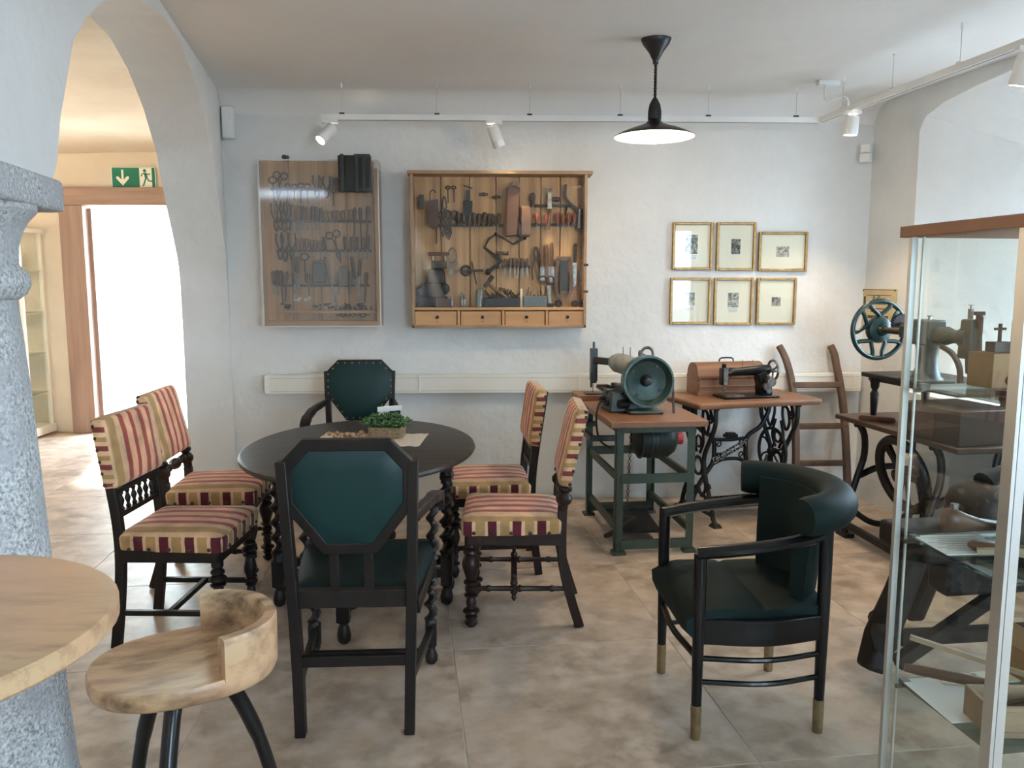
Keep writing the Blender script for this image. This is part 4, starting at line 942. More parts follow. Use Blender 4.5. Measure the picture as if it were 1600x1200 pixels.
def row(pts, key, fn, what, where, grp, jit=4, cm=c1):
    for i, (u, v) in enumerate(pts): put(key, fn, cm(u, v), random.uniform(-jit, jit), f'{ORD[i]} {what} from the left, {where}', grp, random.uniform(.9, 1.08))
AWL = lambda: t_handled('awl', .075, .05, 0, WH); AWLD = lambda: t_handled('awl', .08, .05, 0, WHD)
CHI = lambda: t_handled('chisel', .10, .07, .014, WH); FIL = lambda: t_handled('file', .09, .11, .012, WHD); CHID = lambda: t_handled('chisel', .095, .06, .012, WHD)

# ------------------------------------------------------------ tool case 1: pine board under a clear cover
K1 = 'clear-covered left tool case'
t1 = thing('tool_case', 'tall shallow tool display case with clear plastic cover, left one on the back wall', 'cabinet', (0, 0, 0))
a, b = c1(95, 120, 5.42), c1(785, 1080, 5.42); xm = c1(455, 600, 5.42).x
for i in range(4):
    x0, x1 = [(a.x, (a.x+xm)/2), ((a.x+xm)/2, xm), (xm, (xm+b.x)/2), ((xm+b.x)/2, b.x)][i]
    G().box(((x0+x1)/2, 5.415, (a.z+b.z)/2), (x1-x0-.004, .03, a.z-b.z)).out('plank', PINE, t1, bevel=.002)
xa, xb, za, zb = c1(85, 110, 5.27).x, c1(788, 110, 5.27).x, c1(400, 112, 5.27).z, c1(400, 1088, 5.27).z
G().box(((xa+xb)/2, 5.34, zb+.02), (xb-xa-.03, .12, .03)).out('shelf', PINEH, t1, bevel=.002)
G().box(((xa+xb)/2+.02, 5.34, c1(400, 1000).z), (xb-xa-.12, .11, .018)).out('shelf', PINEH, t1, bevel=.002)
G().box((xb-.016, 5.35, (za+zb)/2-.02), (.022, .10, (za-zb)*.95)).out('side_board', PINE, t1, bevel=.002)
g = G()
def sheet(p, q, r_, s): g._f(g.ring([p, q, r_, s]))
sheet((xa, 5.27, zb), (xb, 5.27, zb), (xb, 5.27, za), (xa, 5.27, za)); sheet((xa, 5.27, zb), (xa, 5.43, zb), (xa, 5.43, za), (xa, 5.27, za)); sheet((xb, 5.27, zb), (xb, 5.43, zb), (xb, 5.43, za), (xb, 5.27, za))
g.out('clear_cover', ACRYL, t1, smooth=0)
g = G()
for x in (xa, xb): g.box((x, 5.27, (za+zb)/2), (.007, .007, za-zb))
for z in (za, zb): g.box(((xa+xb)/2, 5.27, z), (xb-xa, .007, .007))
g.out('cover_edge', mat('polished_acrylic_edge', (.62, .60, .56), .25), t1)
RK = mat('rack_leather', (.05, .045, .042), .7)
for (u0, u1, v) in ((160, 560, 282), (180, 750, 472), (195, 750, 645), (180, 740, 848)):
    p, q = c1(u0, v, 5.385), c1(u1, v, 5.385); G().box(((p.x+q.x)/2, 5.385, p.z), (q.x-p.x, .018, .016)).out('tool_rail', RK, t1)
K = f'in the {K1}'
row([(172, 230)], 'rr1', lambda: t_ringrod(.16, .020), 'long ring-topped rod', 'upper left of the clear tool case', None)
row([(262, 262), (300, 266), (338, 262), (376, 266)], 'rr2', lambda: t_ringrod(.11, .014), 'small ring-topped rod', 'top rail of the left tool case', 'ring topped rods')
row([(432, 285), (490, 288)], 'sc1', lambda: t_pliers(.14, RUST), 'dark pliers', 'standing in the top rail of the left case', 'pliers in the left case')
put('scw', lambda: t_scissors(.15, RUST), c1(212, 262), 8, 'dark scissors hanging upper left in the clear tool case')
put('rr3', lambda: t_ringrod(.10, .012), c1(528, 290), 0, 'slim ring-topped rod beside the black ribbed box in the left case')
row([(292, 468), (322, 470), (378, 470)], 'chi', CHI, 'pale chisel', 'second rail of the left tool case', 'chisels in the left case')
row([(348, 468), (405, 470), (430, 470), (455, 470)], 'chid', CHID, 'dark-handled chisel', 'second rail of the left tool case', 'dark chisels in the left case')
row([(482, 470), (507, 472), (531, 470), (556, 472), (580, 470), (604, 470), (628, 472)], 'awl', AWL, 'round-handled awl', 'second rail of the left tool case', 'awls in the left case')
row([(652, 470), (688, 470), (728, 470)], 'fil', FIL, 'dark file', 'right end of the second rail, left case', 'files in the left case')
row([(190, 470), (214, 460), (240, 470), (262, 465)], 'pl2', lambda: t_pliers(.20, RUST), 'large dark pliers', 'bunched at left of the left tool case', 'large pliers in the left case', 6)
row([(215, 640), (245, 645), (285, 640)], 'pl3', lambda: t_pliers(.18, IRON), 'black pliers', 'third rail of the left tool case', 'black pliers in the left case', 5)
row([(320, 642), (345, 640), (372, 642), (400, 645), (426, 642), (452, 645)], 'awl', AWL, 'awl', 'third rail of the left tool case', 'lower awls in the left case')
put('scr', lambda: t_scissors(.19, RUST), c1(545, 620), -14, 'open scissors with big rings, third rail of the left tool case')
row([(480, 645), (600, 642), (640, 640), (668, 642), (700, 645), (728, 640)], 'chid', CHID, 'short dark chisel', 'third rail of the left tool case', 'short chisels in the left case')
put('rr4', lambda: t_ringrod(.17, .02), c1(360, 680), 0, 'rod with a wide oval ring in the middle of the left tool case')
row([(300, 780), (322, 790)], 'kn1', lambda: t_knife(.26, .016, WHD), 'long dark knife', 'fourth rail of the left tool case', 'long knives in the left case', 3)
row([(225, 845), (252, 845), (385, 848)], 'fil', FIL, 'slender file', 'fourth rail of the left tool case', 'slender files in the left case')
put('kn2', lambda: t_knife(.34, .012, WHD), c1(515, 830), -12, 'steel knife slanting across the lower middle of the left tool case')
put('kn2', None, c1(660, 830), -8, 'steel knife slanting near the lower right of the left tool case')
tag(G().box((0, 0, 0), (.085, .05, .13), top=(.9, 1)).box((0, -.01, .075), (.06, .03, .02)).out('oil_can', HEADG, loc=c1(445, 775, 5.36), bevel=.006), 'dark square oil tin on the fourth rail of the left tool case', 'tin')
g = G(); g.pillow([(.9, 0), (1, .02), (1, .09), (.8, .12), (.5, .13)], .09, .06, .02); tag(g.out('shoe_form', mat('grey_felt', (.15, .14, .13), .9), loc=c1(590, 850, 5.335)), 'grey rounded shoe form at the lower right of the left tool case', 'shoe form')
row([(180, 845), (203, 848), (300, 845), (560, 848), (625, 846)], 'chid', CHID, 'dark tool handle', 'fourth rail of the left tool case', 'fourth rail tools in the left case')
row([(455, 285), (515, 288), (545, 286)], 'awld1', AWLD, 'dark awl', 'top rail of the left tool case', 'top rail awls in the left case')
put('chi3', lambda: t_handled('chisel', .12, .10, .02, WHD), c1(678, 800), 6, 'broad dark chisel leaning at lower right of the left tool case')
put('fil', None, c1(718, 850), 4, 'dark file at the far right of the fourth rail, left tool case')
g = G()
for i in range(9): g.sph((random.uniform(-.045, .045), random.uniform(-.02, .02), random.uniform(0, .02)), random.uniform(.010, .018), (1, 1, .7), 6, 4)
tag(g.out('crystal_cluster', mat('white_quartz', (.75, .72, .66), .2), loc=c1(345, 938, 5.33), smooth=0), 'glittering white crystal lump at the bottom left of the clear tool case', 'mineral')
for i, (u, w) in enumerate(((250, .07), (430, .06), (500, .07), (600, .09), (690, .06))):
    g = G()
    for j in range(5): g.bar((random.uniform(-w/2, w/2), random.uniform(-.03, .03), .006+.008*j), (random.uniform(-w/2, w/2), random.uniform(-.03, .03), .01+.007*j), .012, .010)
    o = g.out('scrap_heap', IRON, loc=c1(u, 990, 5.33)); tag(o, f'{ORD[i]} little heap of dark iron scraps from the left, bottom shelf, left tool case', 'scrap', 'iron scraps in the left case'); o['kind'] = 'stuff'
row([(555, 1005), (585, 1010), (612, 1005), (640, 1010), (668, 1005), (700, 1010), (730, 1005)], 'hook', lambda: t_pliers(.07, RUST), 'tiny pliers', 'hanging along the lower edge, left tool case', 'tiny pliers in the left case', 6)
bx = thing('ribbed_box', 'black ribbed wooden box fixed over the top right corner of the left tool case', 'box', c1(650, 190, 5.22))
G().box((.0, .028, 0), (.205, .040, .225)).out('body', BLACKP, bx, bevel=.004)
for x in (-.075, .015, .06): G().box((x, .0, 0), (.022, .014, .235)).out('rib', DGREY, bx, bevel=.003)
for z in (-.10, .105): G().box((.05, .0, z), (.10, .012, .025)).out('rib', DGREY, bx, bevel=.003)
tag(G().cyl((0, .0, .017), (0, -.045, .017), .016, n=12).box((0, .01, .004), (.035, .05, .008)).box((0, .01, .018), (.03, .03, .03)).out('tape_dispenser', BLACKP, loc=(c1(250, 100, 5.40).x, 5.40, a.z+.001)), 'small dark cylinder standing on top of the left tool case', 'container')

# ------------------------------------------------------------ tool case 2: oak cabinet with planks and four drawers
K2 = 'oak tool cabinet'
t2 = thing('tool_cabinet', 'wide wooden wall cabinet of cobbler tools behind glass with four small drawers', 'cabinet', (0, 0, 0))
FY = 5.27
L_, R_, T_, B_2 = c2(92, 600, FY).x, c2(1228, 600, FY).x, c2(660, 92, FY).z, c2(660, 1085, FY).z
us = [100, 288, 473, 642, 790, 930, 1054, 1215]
for p, q in zip(us, us[1:]):
    x0, x1 = c2(p, 500, 5.42).x, c2(q, 500, 5.42).x
    if p == 100: x0 = L_
    if q == 1215: x1 = R_
    G().box(((x0+x1)/2, 5.42, (T_+B_2)/2), (x1-x0-.006, .024, T_-B_2)).out('plank', PINE, t2, bevel=.002)
for x in (L_+.009, R_-.009): G().box((x, 5.345, (T_+B_2)/2), (.018, .16, T_-B_2)).out('side_board', OAKC, t2, bevel=.002)
G().box(((L_+R_)/2+.008, 5.34, T_+.010), (R_-L_+.05, .18, .022)).out('cornice', OAKC, t2, bevel=.004)
G().box(((L_+R_)/2, 5.345, B_2+.009), (R_-L_, .16, .018)).out('bottom_board', OAKC, t2, bevel=.002)
zs = c2(600, 962, FY).z
G().box(((L_+R_)/2, 5.345, zs), (R_-L_-.036, .16, .018)).out('shelf', PINEH, t2, bevel=.002)
dv = [c2(u, 1000, FY).x for u in (104, 400, 688, 970, 1218)]
for x in dv[1:-1]: G().box((x, 5.345, (zs+B_2)/2), (.016, .155, zs-B_2-.02)).out('divider', PINEH, t2, bevel=.002)
for x0, x1 in zip(dv, dv[1:]):
    d = G().box(((x0+x1)/2, 5.29, (zs+B_2)/2), (x1-x0-.026, .025, zs-B_2-.030)).out('drawer', PINEH, t2, bevel=.003)
    G().lathe([(.006, 0), (.006, .01), (.011, .016), (.009, .022), (.002, .024)], ((x0+x1)/2+.01, 5.2775, (zs+B_2)/2+.008), 10, MX.Rotation(pi/2, 4, 'X')).out('knob', IRON, d)
    G().cyl(((x0+x1)/2+.01, 5.279, (zs+B_2)/2-.022), ((x0+x1)/2+.01, 5.275, (zs+B_2)/2-.022), .006, n=8).out('keyhole_plate', BRASS, d)
g = G(); g._f(g.ring([(L_+.016, FY+.006, zs+.01), (R_-.016, FY+.006, zs+.01), (R_-.016, FY+.006, T_), (L_+.016, FY+.006, T_)])); g.out('front_glass', CLEAR, t2, smooth=0)
for z in (c2(600, 680).z, c2(600, 850).z): G().box((R_-.004, FY, z), (.03, .012, .016)).out('latch', RUST, t2)
for (u0, u1, v) in ((225, 690, 420), (850, 1200, 418), (870, 1130, 295), (420, 560, 715), (640, 860, 693)):
    p, q = c2(u0, v, 5.39), c2(u1, v, 5.39); G().box(((p.x+q.x)/2, 5.39, p.z), (q.x-p.x, .022, .016)).out('tool_rail', RK, t2)
C2 = lambda u, v: c2(u, v, 5.365)
# upper row
g = G(); g.prism([(-.035, .0), (.03, .01), (.035, -.16), (.0, -.18), (-.04, -.15)], .02, MX.Rotation(pi/2, 4, 'X')); g.tube(spl([(-.02, 0, .0), (-.02, 0, .05), (.0, 0, .07), (.02, 0, .05)], 5), .004, 6)
tag(g.out('leather_pouch', BROWNL, loc=C2(235, 265), bevel=.003), 'brown leather pouch hanging at the upper left inside the oak tool cabinet', 'pouch')
tag(G().box((0, 0, 0), (.03, .02, .09)).out('whetstone', DGREY, loc=C2(158, 270), bevel=.003), 'grey whetstone at the upper left edge inside the oak tool cabinet', 'stone')
put('pl4', lambda: t_pliers(.26, RUST), C2(310, 330), 178, 'long dark pliers hanging beside the brown leather pouch in the oak cabinet')
row([(330, 178), (368, 178)], 'rr5', lambda: t_ringrod(.10, .010), 'small ring key', 'upper left of the oak tool cabinet', 'ring keys', cm=C2)
ck_ = thing('sheath_knife', 'dark sheathed knife hanging on the second plank of the oak tool cabinet', 'tool', C2(460, 265))
G().box((0, 0, .035), (.028, .02, .07)).out('handle', DGREY, ck_, bevel=.003); G().prism([(-.03, 0), (.03, 0), (.024, -.11), (-.024, -.11)], .02, MX.Translation((0, .01, 0)) @ MX.Rotation(pi/2, 4, 'X')).out('sheath', BLACKP, ck_, bevel=.004)
G().bar((-.03, 0, .10), (.03, 0, .08), .008, .008).out('hanger', RUST, ck_)
for i, u in enumerate((562, 645)): tag(G().box((0, 0, 0), (.055, .016, .016)).box((0, -.004, 0), (.02, .02, .024)).out('small_plane', RUST, loc=c2(u, 222+18*i, 5.385), bevel=.003), ('upper' if i == 0 else 'lower')+' of two small dark bars on the bare upper planks, oak tool cabinet', 'tool', 'small bars in the oak cabinet')
g = G(); P = [(-.05, .17), (.0, .18), (.035, .16), (.03, .03), (.02, -.14), (-.06, -.15)]; g.prism(P, .05, MX.Rotation(pi/2, 4, 'X')); bs = tag(g.out('leather_gaiter', BROWNL, loc=C2(760, 350), bevel=.008), 'stiff brown leather gaiter hanging in the middle of the oak tool cabinet', 'leather')
G().pillow([(1, -.03), (1, .02), (.9, .03)], .05, .20, .02, M=MX.Rotation(pi/2, 4, 'Y') @ MX.Identity(4)).out('flap', LASTW, bs, loc=(.075, -.03, -.05))
G().torus((.0, -.03, .17), .03, .006, MX.Rotation(pi/2, 4, 'X'), 12, 6).out('buckle', STEEL, bs)
tag(G().sph((0, 0, 0), .045, (1, .5, 1.1)).cyl((.0, 0, .03), (-.06, 0, .09), .012, n=8).out('bell_tool', STEEL, loc=C2(800, 455)), 'shiny rounded metal tool under the brown gaiter in the oak cabinet', 'tool')
row([(400, 418), (436, 420), (470, 418), (500, 420), (530, 418), (560, 420), (592, 418), (622, 420), (655, 418)], 'awld', AWLD, 'dark awl', 'upper rail of the oak tool cabinet', 'dark awls in the oak cabinet', 8, C2)
row([(320, 420), (344, 420)], 'scd', lambda: t_scissors(.16, RUST), 'scissors', 'left on the upper rail, oak tool cabinet', 'scissors in the oak cabinet', 6, C2)
put('rr6', lambda: t_ringrod(.12, .01), C2(256, 420), 0, 'thin rod hanging from the left end of the upper rail, oak cabinet')
REDH = mat('reddish_tool_handle', (.30, .085, .05), .5, c2=(.2, .055, .035), scale=20)
row([(862, 415), (905, 415), (965, 415), (1040, 415), (1075, 415), (1110, 415), (1145, 415)], 'awr', lambda: t_handled('awl', .075, .05, 0, REDH), 'reddish awl', 'right part of the upper rail, oak cabinet', 'reddish awls in the oak cabinet', 5, C2)
put('awld', None, C2(880, 292), 0, 'dark awl alone on the short top rail of the oak cabinet')
hm_ = put('ham', lambda: t_hammer(.20), C2(1000, 250), 6, 'pale hammer hanging at the upper right inside the oak tool cabinet')
g = G(); g.torus((0, 0, .06), .02, .006, MX.Rotation(pi/2, 4, 'X'), 14, 6).sweep([(0, 0, .04), (.0, 0, -.06)], [.02, .03], .01, (0, 1, 0)); tag(g.out('ring_spanner', STEEL, loc=c2(988, 255, 5.35)), 'steel ring spanner upper right in the oak tool cabinet', 'tool')
g = G(); g.sweep(spl([(-.03, 0, .13), (-.03, 0, .05), (.01, 0, .0), (.045, 0, -.03), (.05, 0, -.09), (.02, 0, -.13)], 6), .018, .014, (0, 1, 0)); g.tube(spl([(-.02, 0, -.01), (-.03, 0, -.08), (.01, 0, -.12)], 5), .006, 6); tag(g.out('fret_tool', IRON, loc=C2(1120, 290)), 'curly black iron tool at the upper right corner of the oak cabinet', 'tool')
tag(G().box((0, 0, 0), (.045, .03, .13), top=(.7, 1)).out('leather_block', BLACKP, loc=C2(1185, 380), bevel=.005), 'black block at the right end of the upper rail, oak cabinet', 'block')
# middle: big iron brace, tool rack, right-hand tools
g = G(); P = [(-.02, -.20), (.02, -.24), (.045, -.20), (-.04, -.11), (-.055, -.06), (.0, .01), (.04, .0), (.12, -.055), (.155, -.03), (.185, -.02)]
g.sweep([V((x, 0, z)) for x, z in [(-.03, -.235), (.055, -.165), (-.055, -.075), (-.025, -.02), (.02, .01), (.06, -.01), (.135, -.055), (.205, -.012)]], [.028, .03, .020, .014, .012, .012, .012, .022], .018, (0, 1, 0))
g.sph((-.03, 0, -.235), .02).sph((.02, 0, .01), .012).sph((.205, 0, -.01), .018); tag(g.out('hand_brace', IRON, loc=c2(620, 490, 5.35)), 'large zigzag iron brace hanging in the centre of the oak tool cabinet', 'brace')
g = G(); g.torus((-.02, 0, .0), .03, .008, MX.Rotation(pi/2, 4, 'X'), 14, 6).box((.03, 0, 0), (.06, .02, .016)).bar((.02, 0, .06), (.05, 0, -.09), .012, .01); tag(g.out('clamp', RUST, loc=C2(465, 715)), 'dark screw clamp on the short lower rail of the oak cabinet', 'tool')
put('ham2', lambda: t_hammer(.10), C2(668, 602), 2, 'small hammer standing left on the middle rack of the oak cabinet')
row([(700, 692), (735, 690), (762, 692), (785, 692), (812, 692), (843, 690)], 'chi2', lambda: t_handled('chisel', .06, .07, .010, WHD), 'small chisel', 'middle rack of the oak tool cabinet', 'small chisels in the oak cabinet', 3, C2)
put('pl5', lambda: t_pliers(.22, IRON), C2(898, 640), 180, 'long-handled black pincers right of the middle rack, oak cabinet')
row([(940, 690), (972, 690), (1003, 690)], 'knr', lambda: t_handled('knife', .15, .10, .03, LASTW), 'brown-handled burnisher', 'lower right of the oak cabinet', 'burnishers in the oak cabinet', 3, C2)
g = G(); g.sweep(spl([(-.035, 0, .08), (-.048, 0, .0), (-.05, 0, -.10), (-.035, 0, -.16), (-.01, 0, -.17)], 5), .022, .02, (0, 1, 0)); g.sweep(spl([(.035, 0, .08), (.048, 0, .0), (.05, 0, -.10), (.035, 0, -.16), (.01, 0, -.17)], 5), .022, .02, (0, 1, 0)); g.box((0, 0, .085), (.09, .02, .025))
sp2 = tag(g.out('spokeshave', LASTW, loc=C2(1080, 720)), 'wooden U-shaped frame tool with dark blade, lower right of the oak cabinet', 'tool'); G().box((0, .0, -.03), (.05, .012, .20)).out('blade', DGREY, sp2)
g = G(); g.torus((-.02, 0, .0), .025, .005, MX.Rotation(pi/2, 4, 'X'), 14, 6).torus((.03, 0, .0), .025, .005, MX.Rotation(pi/2, 4, 'X'), 14, 6); tag(g.out('wire_loops', RUST, loc=c2(965, 775, 5.345)), 'pair of rusty wire loops below the brown burnishers, oak cabinet', 'wire')
put('kn3', lambda: t_knife(.28, .03, IRON), C2(1150, 680), 2, 'broad black blade hanging near the right side of the oak cabinet')
put('kn4', lambda: t_knife(.30, .018, LASTW), C2(1195, 660), 1, 'narrow knife with brown handle at the right edge of the oak cabinet')
put('kn4', None, C2(982, 830), -6, 'brown knife pointing down below the wire loops, oak cabinet')
# lower shelf objects
SHZ = zs+.0095
mb = thing('leather_press', 'black cast-iron bench press with wooden handle bar, lower left in the oak cabinet', 'press', (c2(255, 900, 5.345).x, 5.345, SHZ))
G().box((-.02, 0, .035), (.21, .10, .07), top=(.9, .9)).box((-.02, 0, .11), (.16, .08, .10), top=(.75, .9)).box((.0, 0, .20), (.13, .06, .10), top=(.8, .9)).sph((-.09, 0, .10), .04).sph((.05, 0, .12), .04).out('body', IRON, mb, bevel=.012)
G().box((.02, 0, .275), (.10, .045, .05)).out('clamp_head', RUST, mb, bevel=.006); G().box((.02, 0, .345), (.14, .03, .022)).out('handle_bar', LASTW, mb, bevel=.006)
for x in (-.02, .06): G().cyl((x, 0, .30), (x, 0, .335), .008, n=8).out('rod', STEEL, mb)
tag(G().torus((0, 0, 0), .028, .004, MX.Rotation(pi/2, 4, 'X') @ MX.Scale(1.8, 4, V((0, 1, 0))), 18, 6).torus((.012, 0, -.05), .02, .004, MX.Rotation(pi/2, 4, 'X'), 14, 6).box((-.01, 0, -.10), (.03, .01, .04)).out('key_ring', STEEL, loc=C2(360, 620)), 'bunch of steel rings hanging right of the black press, oak cabinet', 'keys')
tag(G().box((0, 0, .03), (.10, .07, .06)).out('leather_case', BROWNL, loc=(c2(305, 900, 5.31).x, 5.318, SHZ), bevel=.006), 'reddish brown leather case lying in front of the black press, oak cabinet', 'case')
for i, (u, h) in enumerate(((355, .07), (420, .095), (437, .08))):
    o = G().lathe([(.012, 0), (.013, .005), (.013, h*.65), (.006, h*.75), (.006, h*.9), (.008, h*.92), (.008, h)], (0, 0, 0), 10).out('bottle', STEEL, loc=(c2(u, 900, 5.32).x, 5.315, SHZ)); tag(o, f'{ORD[i]} slim metal bottle from the left on the shelf of the oak cabinet', 'bottle', 'slim bottles in the oak cabinet')
tag(G().pillow([(1, 0), (1, .08), (.8, .115), (.4, .12)], .05, .05, .02).out('lamp_glass', SHELFG, loc=(c2(535, 900, 5.33).x, 5.34, SHZ)), 'hazy glass dome on the shelf left of the dark crate, oak cabinet', 'glass')
cr = thing('tool_crate', 'dark open crate heaped with iron tools on the shelf of the oak cabinet', 'crate', (c2(680, 900, 5.34).x, 5.34, SHZ))
G().box((0, 0, .03), (.24, .09, .06)).out('box', BLACKP, cr, bevel=.004)
g = G()
for i in range(22): x = random.uniform(-.10, .10); g.bar((x, random.uniform(-.03, .03), .06), (x+random.uniform(-.05, .05), random.uniform(-.03, .03), random.uniform(.08, .13)), .010, .008)
g.out('loose_tools', RUST, cr, kind='stuff')
fm = put('ham3', lambda: t_hammer(.14), (c2(585, 800, 5.33).x, 5.325, c2(585, 800, 5.33).z), -55, 'dark hammer leaning with its brown handle over the crate, oak cabinet', None, 1.15)
tag(G().box((0, 0, .06), (.014, .014, .12)).out('ruler', PAPER, loc=(c2(805, 900, 5.33).x, 5.33, SHZ)), 'upright cream ruler between the dark crate and the grey tin, oak cabinet', 'ruler')
tn = thing('grey_tin', 'grey rectangular tin full of metal punches on the shelf of the oak cabinet', 'tin', (c2(893, 900, 5.33).x, 5.33, SHZ))
G().box((0, 0, .036), (.155, .08, .072)).out('box', mat('grey_tin_paint', (.13, .14, .14), .4, .5), tn, bevel=.004)
g = G()
for i in range(12): g.cyl((-.065+.012*i, random.uniform(-.02, .02), .07), (-.065+.012*i, random.uniform(-.02, .02), random.uniform(.08, .13)), .004, n=6)
g.out('punches', STEEL, tn, kind='stuff')
for i, (u, r) in enumerate(((1045, .024), (1150, .022), (1200, .024))): tag(G().torus((0, 0, r), r*.8, r*.3, MX.Rotation(pi/2, 4, 'X'), 14, 6).cyl((0, -.01, r), (0, .01, r), r*.4, n=8).out('cast_roller', IRON, loc=(c2(u, 900, 5.31).x, 5.31, SHZ-.001)), f'{ORD[i]} small black iron wheel from the left, shelf right end, oak cabinet', 'wheel', 'iron wheels in the oak cabinet')
tag(G().box((0, 0, .012), (.06, .05, .024)).out('iron_block', IRON, loc=(c2(985, 900, 5.32).x, 5.32, SHZ), bevel=.003), 'flat black iron block right of the grey tin, oak cabinet', 'block')

# ------------------------------------------------------------ six framed prints
def engraving(seed, dark):
    m = bpy.data.materials.new('engraving'); m.use_nodes = True; N, L = m.node_tree.nodes, m.node_tree.links; p = N['Principled BSDF']
    tc = N.new('ShaderNodeTexCoord'); mp = N.new('ShaderNodeMapping'); mp.inputs['Location'].default_value = (seed*3.1, seed*1.7, seed*5.3); L.new(tc.outputs['Object'], mp.inputs[0])
    n = N.new('ShaderNodeTexNoise'); n.inputs['Scale'].default_value = 45; n.inputs['Detail'].default_value = 8; n.inputs['Roughness'].default_value = .75; L.new(mp.outputs[0], n.inputs[0])
    r = N.new('ShaderNodeValToRGB'); e = r.color_ramp.elements; e[0].position = .40+dark; e[0].color = (.06, .06, .055, 1); e[1].position = .60+dark; e[1].color = (.62, .60, .52, 1)
    L.new(n.outputs[0], r.inputs[0]); L.new(r.outputs[0], p.inputs['Base Color']); p.inputs['Roughness'].default_value = .8; return m
FR = [((1052, 347, 1113, 422), (.0, .02, .30, .40), (-.02, .04), 'upper left framed print, darkest and tallest engraving, of six on the wall', .04, 1),
      ((1121, 347, 1180, 423), (.05, .0, .23, .31), (0, 0), 'upper middle framed print with a standing figure, of six on the wall', .06, 0),
      ((1187, 362, 1261, 424), (0, 0, .26, .26), (0, 0), 'upper right framed print, the only landscape frame of six on the wall', -.02, 0),
      ((1048, 434, 1110, 507), (0, 0, .22, .28), (0, .05), 'lower left framed print with a caption under it, of six on the wall', -.01, 1),
      ((1117, 434, 1176, 508), (0, 0, .27, .31), (0, .03), 'lower middle framed print with caption, next to the print with the smallest engraving', .0, 1),
      ((1184, 434, 1243, 508), (0, 0, .22, .18), (0, 0), 'lower right framed print with the smallest engraving, of six on the wall', .03, 0)]
for i, ((x0, y0, x1, y1), _, off, lab, dk, cap) in enumerate(FR):
    a, b = wall(x0, y0, 5.415), wall(x1, y1, 5.415); w, h = b.x-a.x, a.z-b.z
    f = thing('framed_print', lab, 'picture', ((a.x+b.x)/2, 5.4385, (a.z+b.z)/2), 0, 'framed engravings')
    for s in (-1, 1):
        G().box((s*(w/2-.009), -.012, 0), (.018, .024, h)).out('frame_bar', GOLD, f, bevel=.004); G().box((0, -.012, s*(h/2-.009)), (w-.036, .024, .018)).out('frame_bar', GOLD, f, bevel=.004)
    G().box((0, -.006, 0), (w-.03, .006, h-.03)).out('mount', PAPER, f)
    pw, ph = _[2]*w, _[3]*h
    if cap: G().box((off[0]*w, -.0096, off[1]*h-ph*.16), (pw*1.12, .001, ph*1.45)).out('plate_paper', WHITEPA, f)
    G().box((off[0]*w, -.0105, off[1]*h), (pw, .001, ph)).out('engraving', engraving(i+1, dk), f)
    if cap:
        g = G()
        for q in range(4): g.box((off[0]*w, -.0104, off[1]*h-ph*.60-.007*q), (pw*(.9-.15*(q % 2)), .0008, .0022))
        g.out('caption_lines', mat('faded_ink', (.32, .31, .30), .9), f)
    g = G(); g._f(g.ring([(-w/2+.012, -.016, -h/2+.012), (w/2-.012, -.016, -h/2+.012), (w/2-.012, -.016, h/2-.012), (-w/2+.012, -.016, h/2-.012)])); g.out('glass', CLEAR, f, smooth=0)
# old poster on the right wall, partly behind the hand wheel
yp = 5.27; ps = tag(G().box((0, 0, 0), (.36, .006, .26)).out('enamel_poster', mat('yellowed_poster', (.60, .50, .30), .6, c2=(.50, .40, .22), scale=12), loc=(wr(yp)-.006, yp, 1.31)), 'small yellowed advertising plate on the right wall behind the green wheel', 'poster')
ps.rotation_euler = (0, 0, R(-90+7.9))
INK = mat('dark_print_ink', (.07, .05, .035), .8)
PM = MX.Rotation(pi/2, 4, 'X')
g = G()
for z, w, h, x in ((.088, .26, .004, 0), (.035, .20, .012, -.02), (.0, .24, .006, 0), (-.02, .18, .006, .01), (-.055, .22, .020, 0), (-.095, .16, .006, 0)): g.box((x, -.0035, z), (w, .001, h))
g.box((-.15, -.0035, .02), (.02, .001, .12)); g.box((0, -.0035, .124), (.35, .001, .003)); g.box((0, -.0035, -.124), (.35, .001, .003)); g.out('printing', INK, ps)
lettering('poster_title', 'Adler', .062, INK, ps, MX.Translation((.0, -.0036, .062)) @ PM, .0006)
for x in (-.17, .17): G().sph((x, -.004, .12), .005, n=8, m=5).out('screw', IRON, ps)

# ------------------------------------------------------------ cable trunking along the back wall
a, b = wall(414, 586, 5.39), wall(1342, 613, 5.39); ztop, zbot = .872, .745
tr_ = tag(G().box(((a.x+b.x)/2, 5.394, (ztop+zbot)/2), (b.x-a.x, .06, ztop-zbot)).out('cable_trunking', CREAMP, bevel=.004), 'long ivory cable trunking running along the back wall at table height', 'trunking')
for x in (a.x+.02, -.45, .62, 1.55, b.x-.05): G().box((x, 5.3625, (ztop+zbot)/2), (.035 if x in (a.x+.02,) else .012, .004, ztop-zbot-.012)).out('joint_cover', CREAMP, tr_, bevel=.001)
for z in (ztop-.022, zbot+.018): G().box(((a.x+b.x)/2, 5.3635, z), (b.x-a.x-.02, .004, .004)).out('groove_line', mat('trunking_shadow_line', (.60, .57, .50), .6), tr_)
# alarm sensor and junction box in the corners
se = tag(G().box((0, 0, .055), (.062, .045, .054)).box((0, 0, -.004), (.066, .05, .058)).out('motion_sensor', WHITEP, loc=(2.50, 5.38, 2.30), bevel=.006), 'small white motion sensor high in the right-hand corner', 'sensor'); se.rotation_euler = (0, 0, R(-42))
jb = tag(G().box((0, 0, 0), (.07, .06, .20)).out('junction_box', WHITEP, loc=(-1.655, 5.405, 2.50), bevel=.008), 'white plastic junction box in the left corner under the ceiling', 'box')

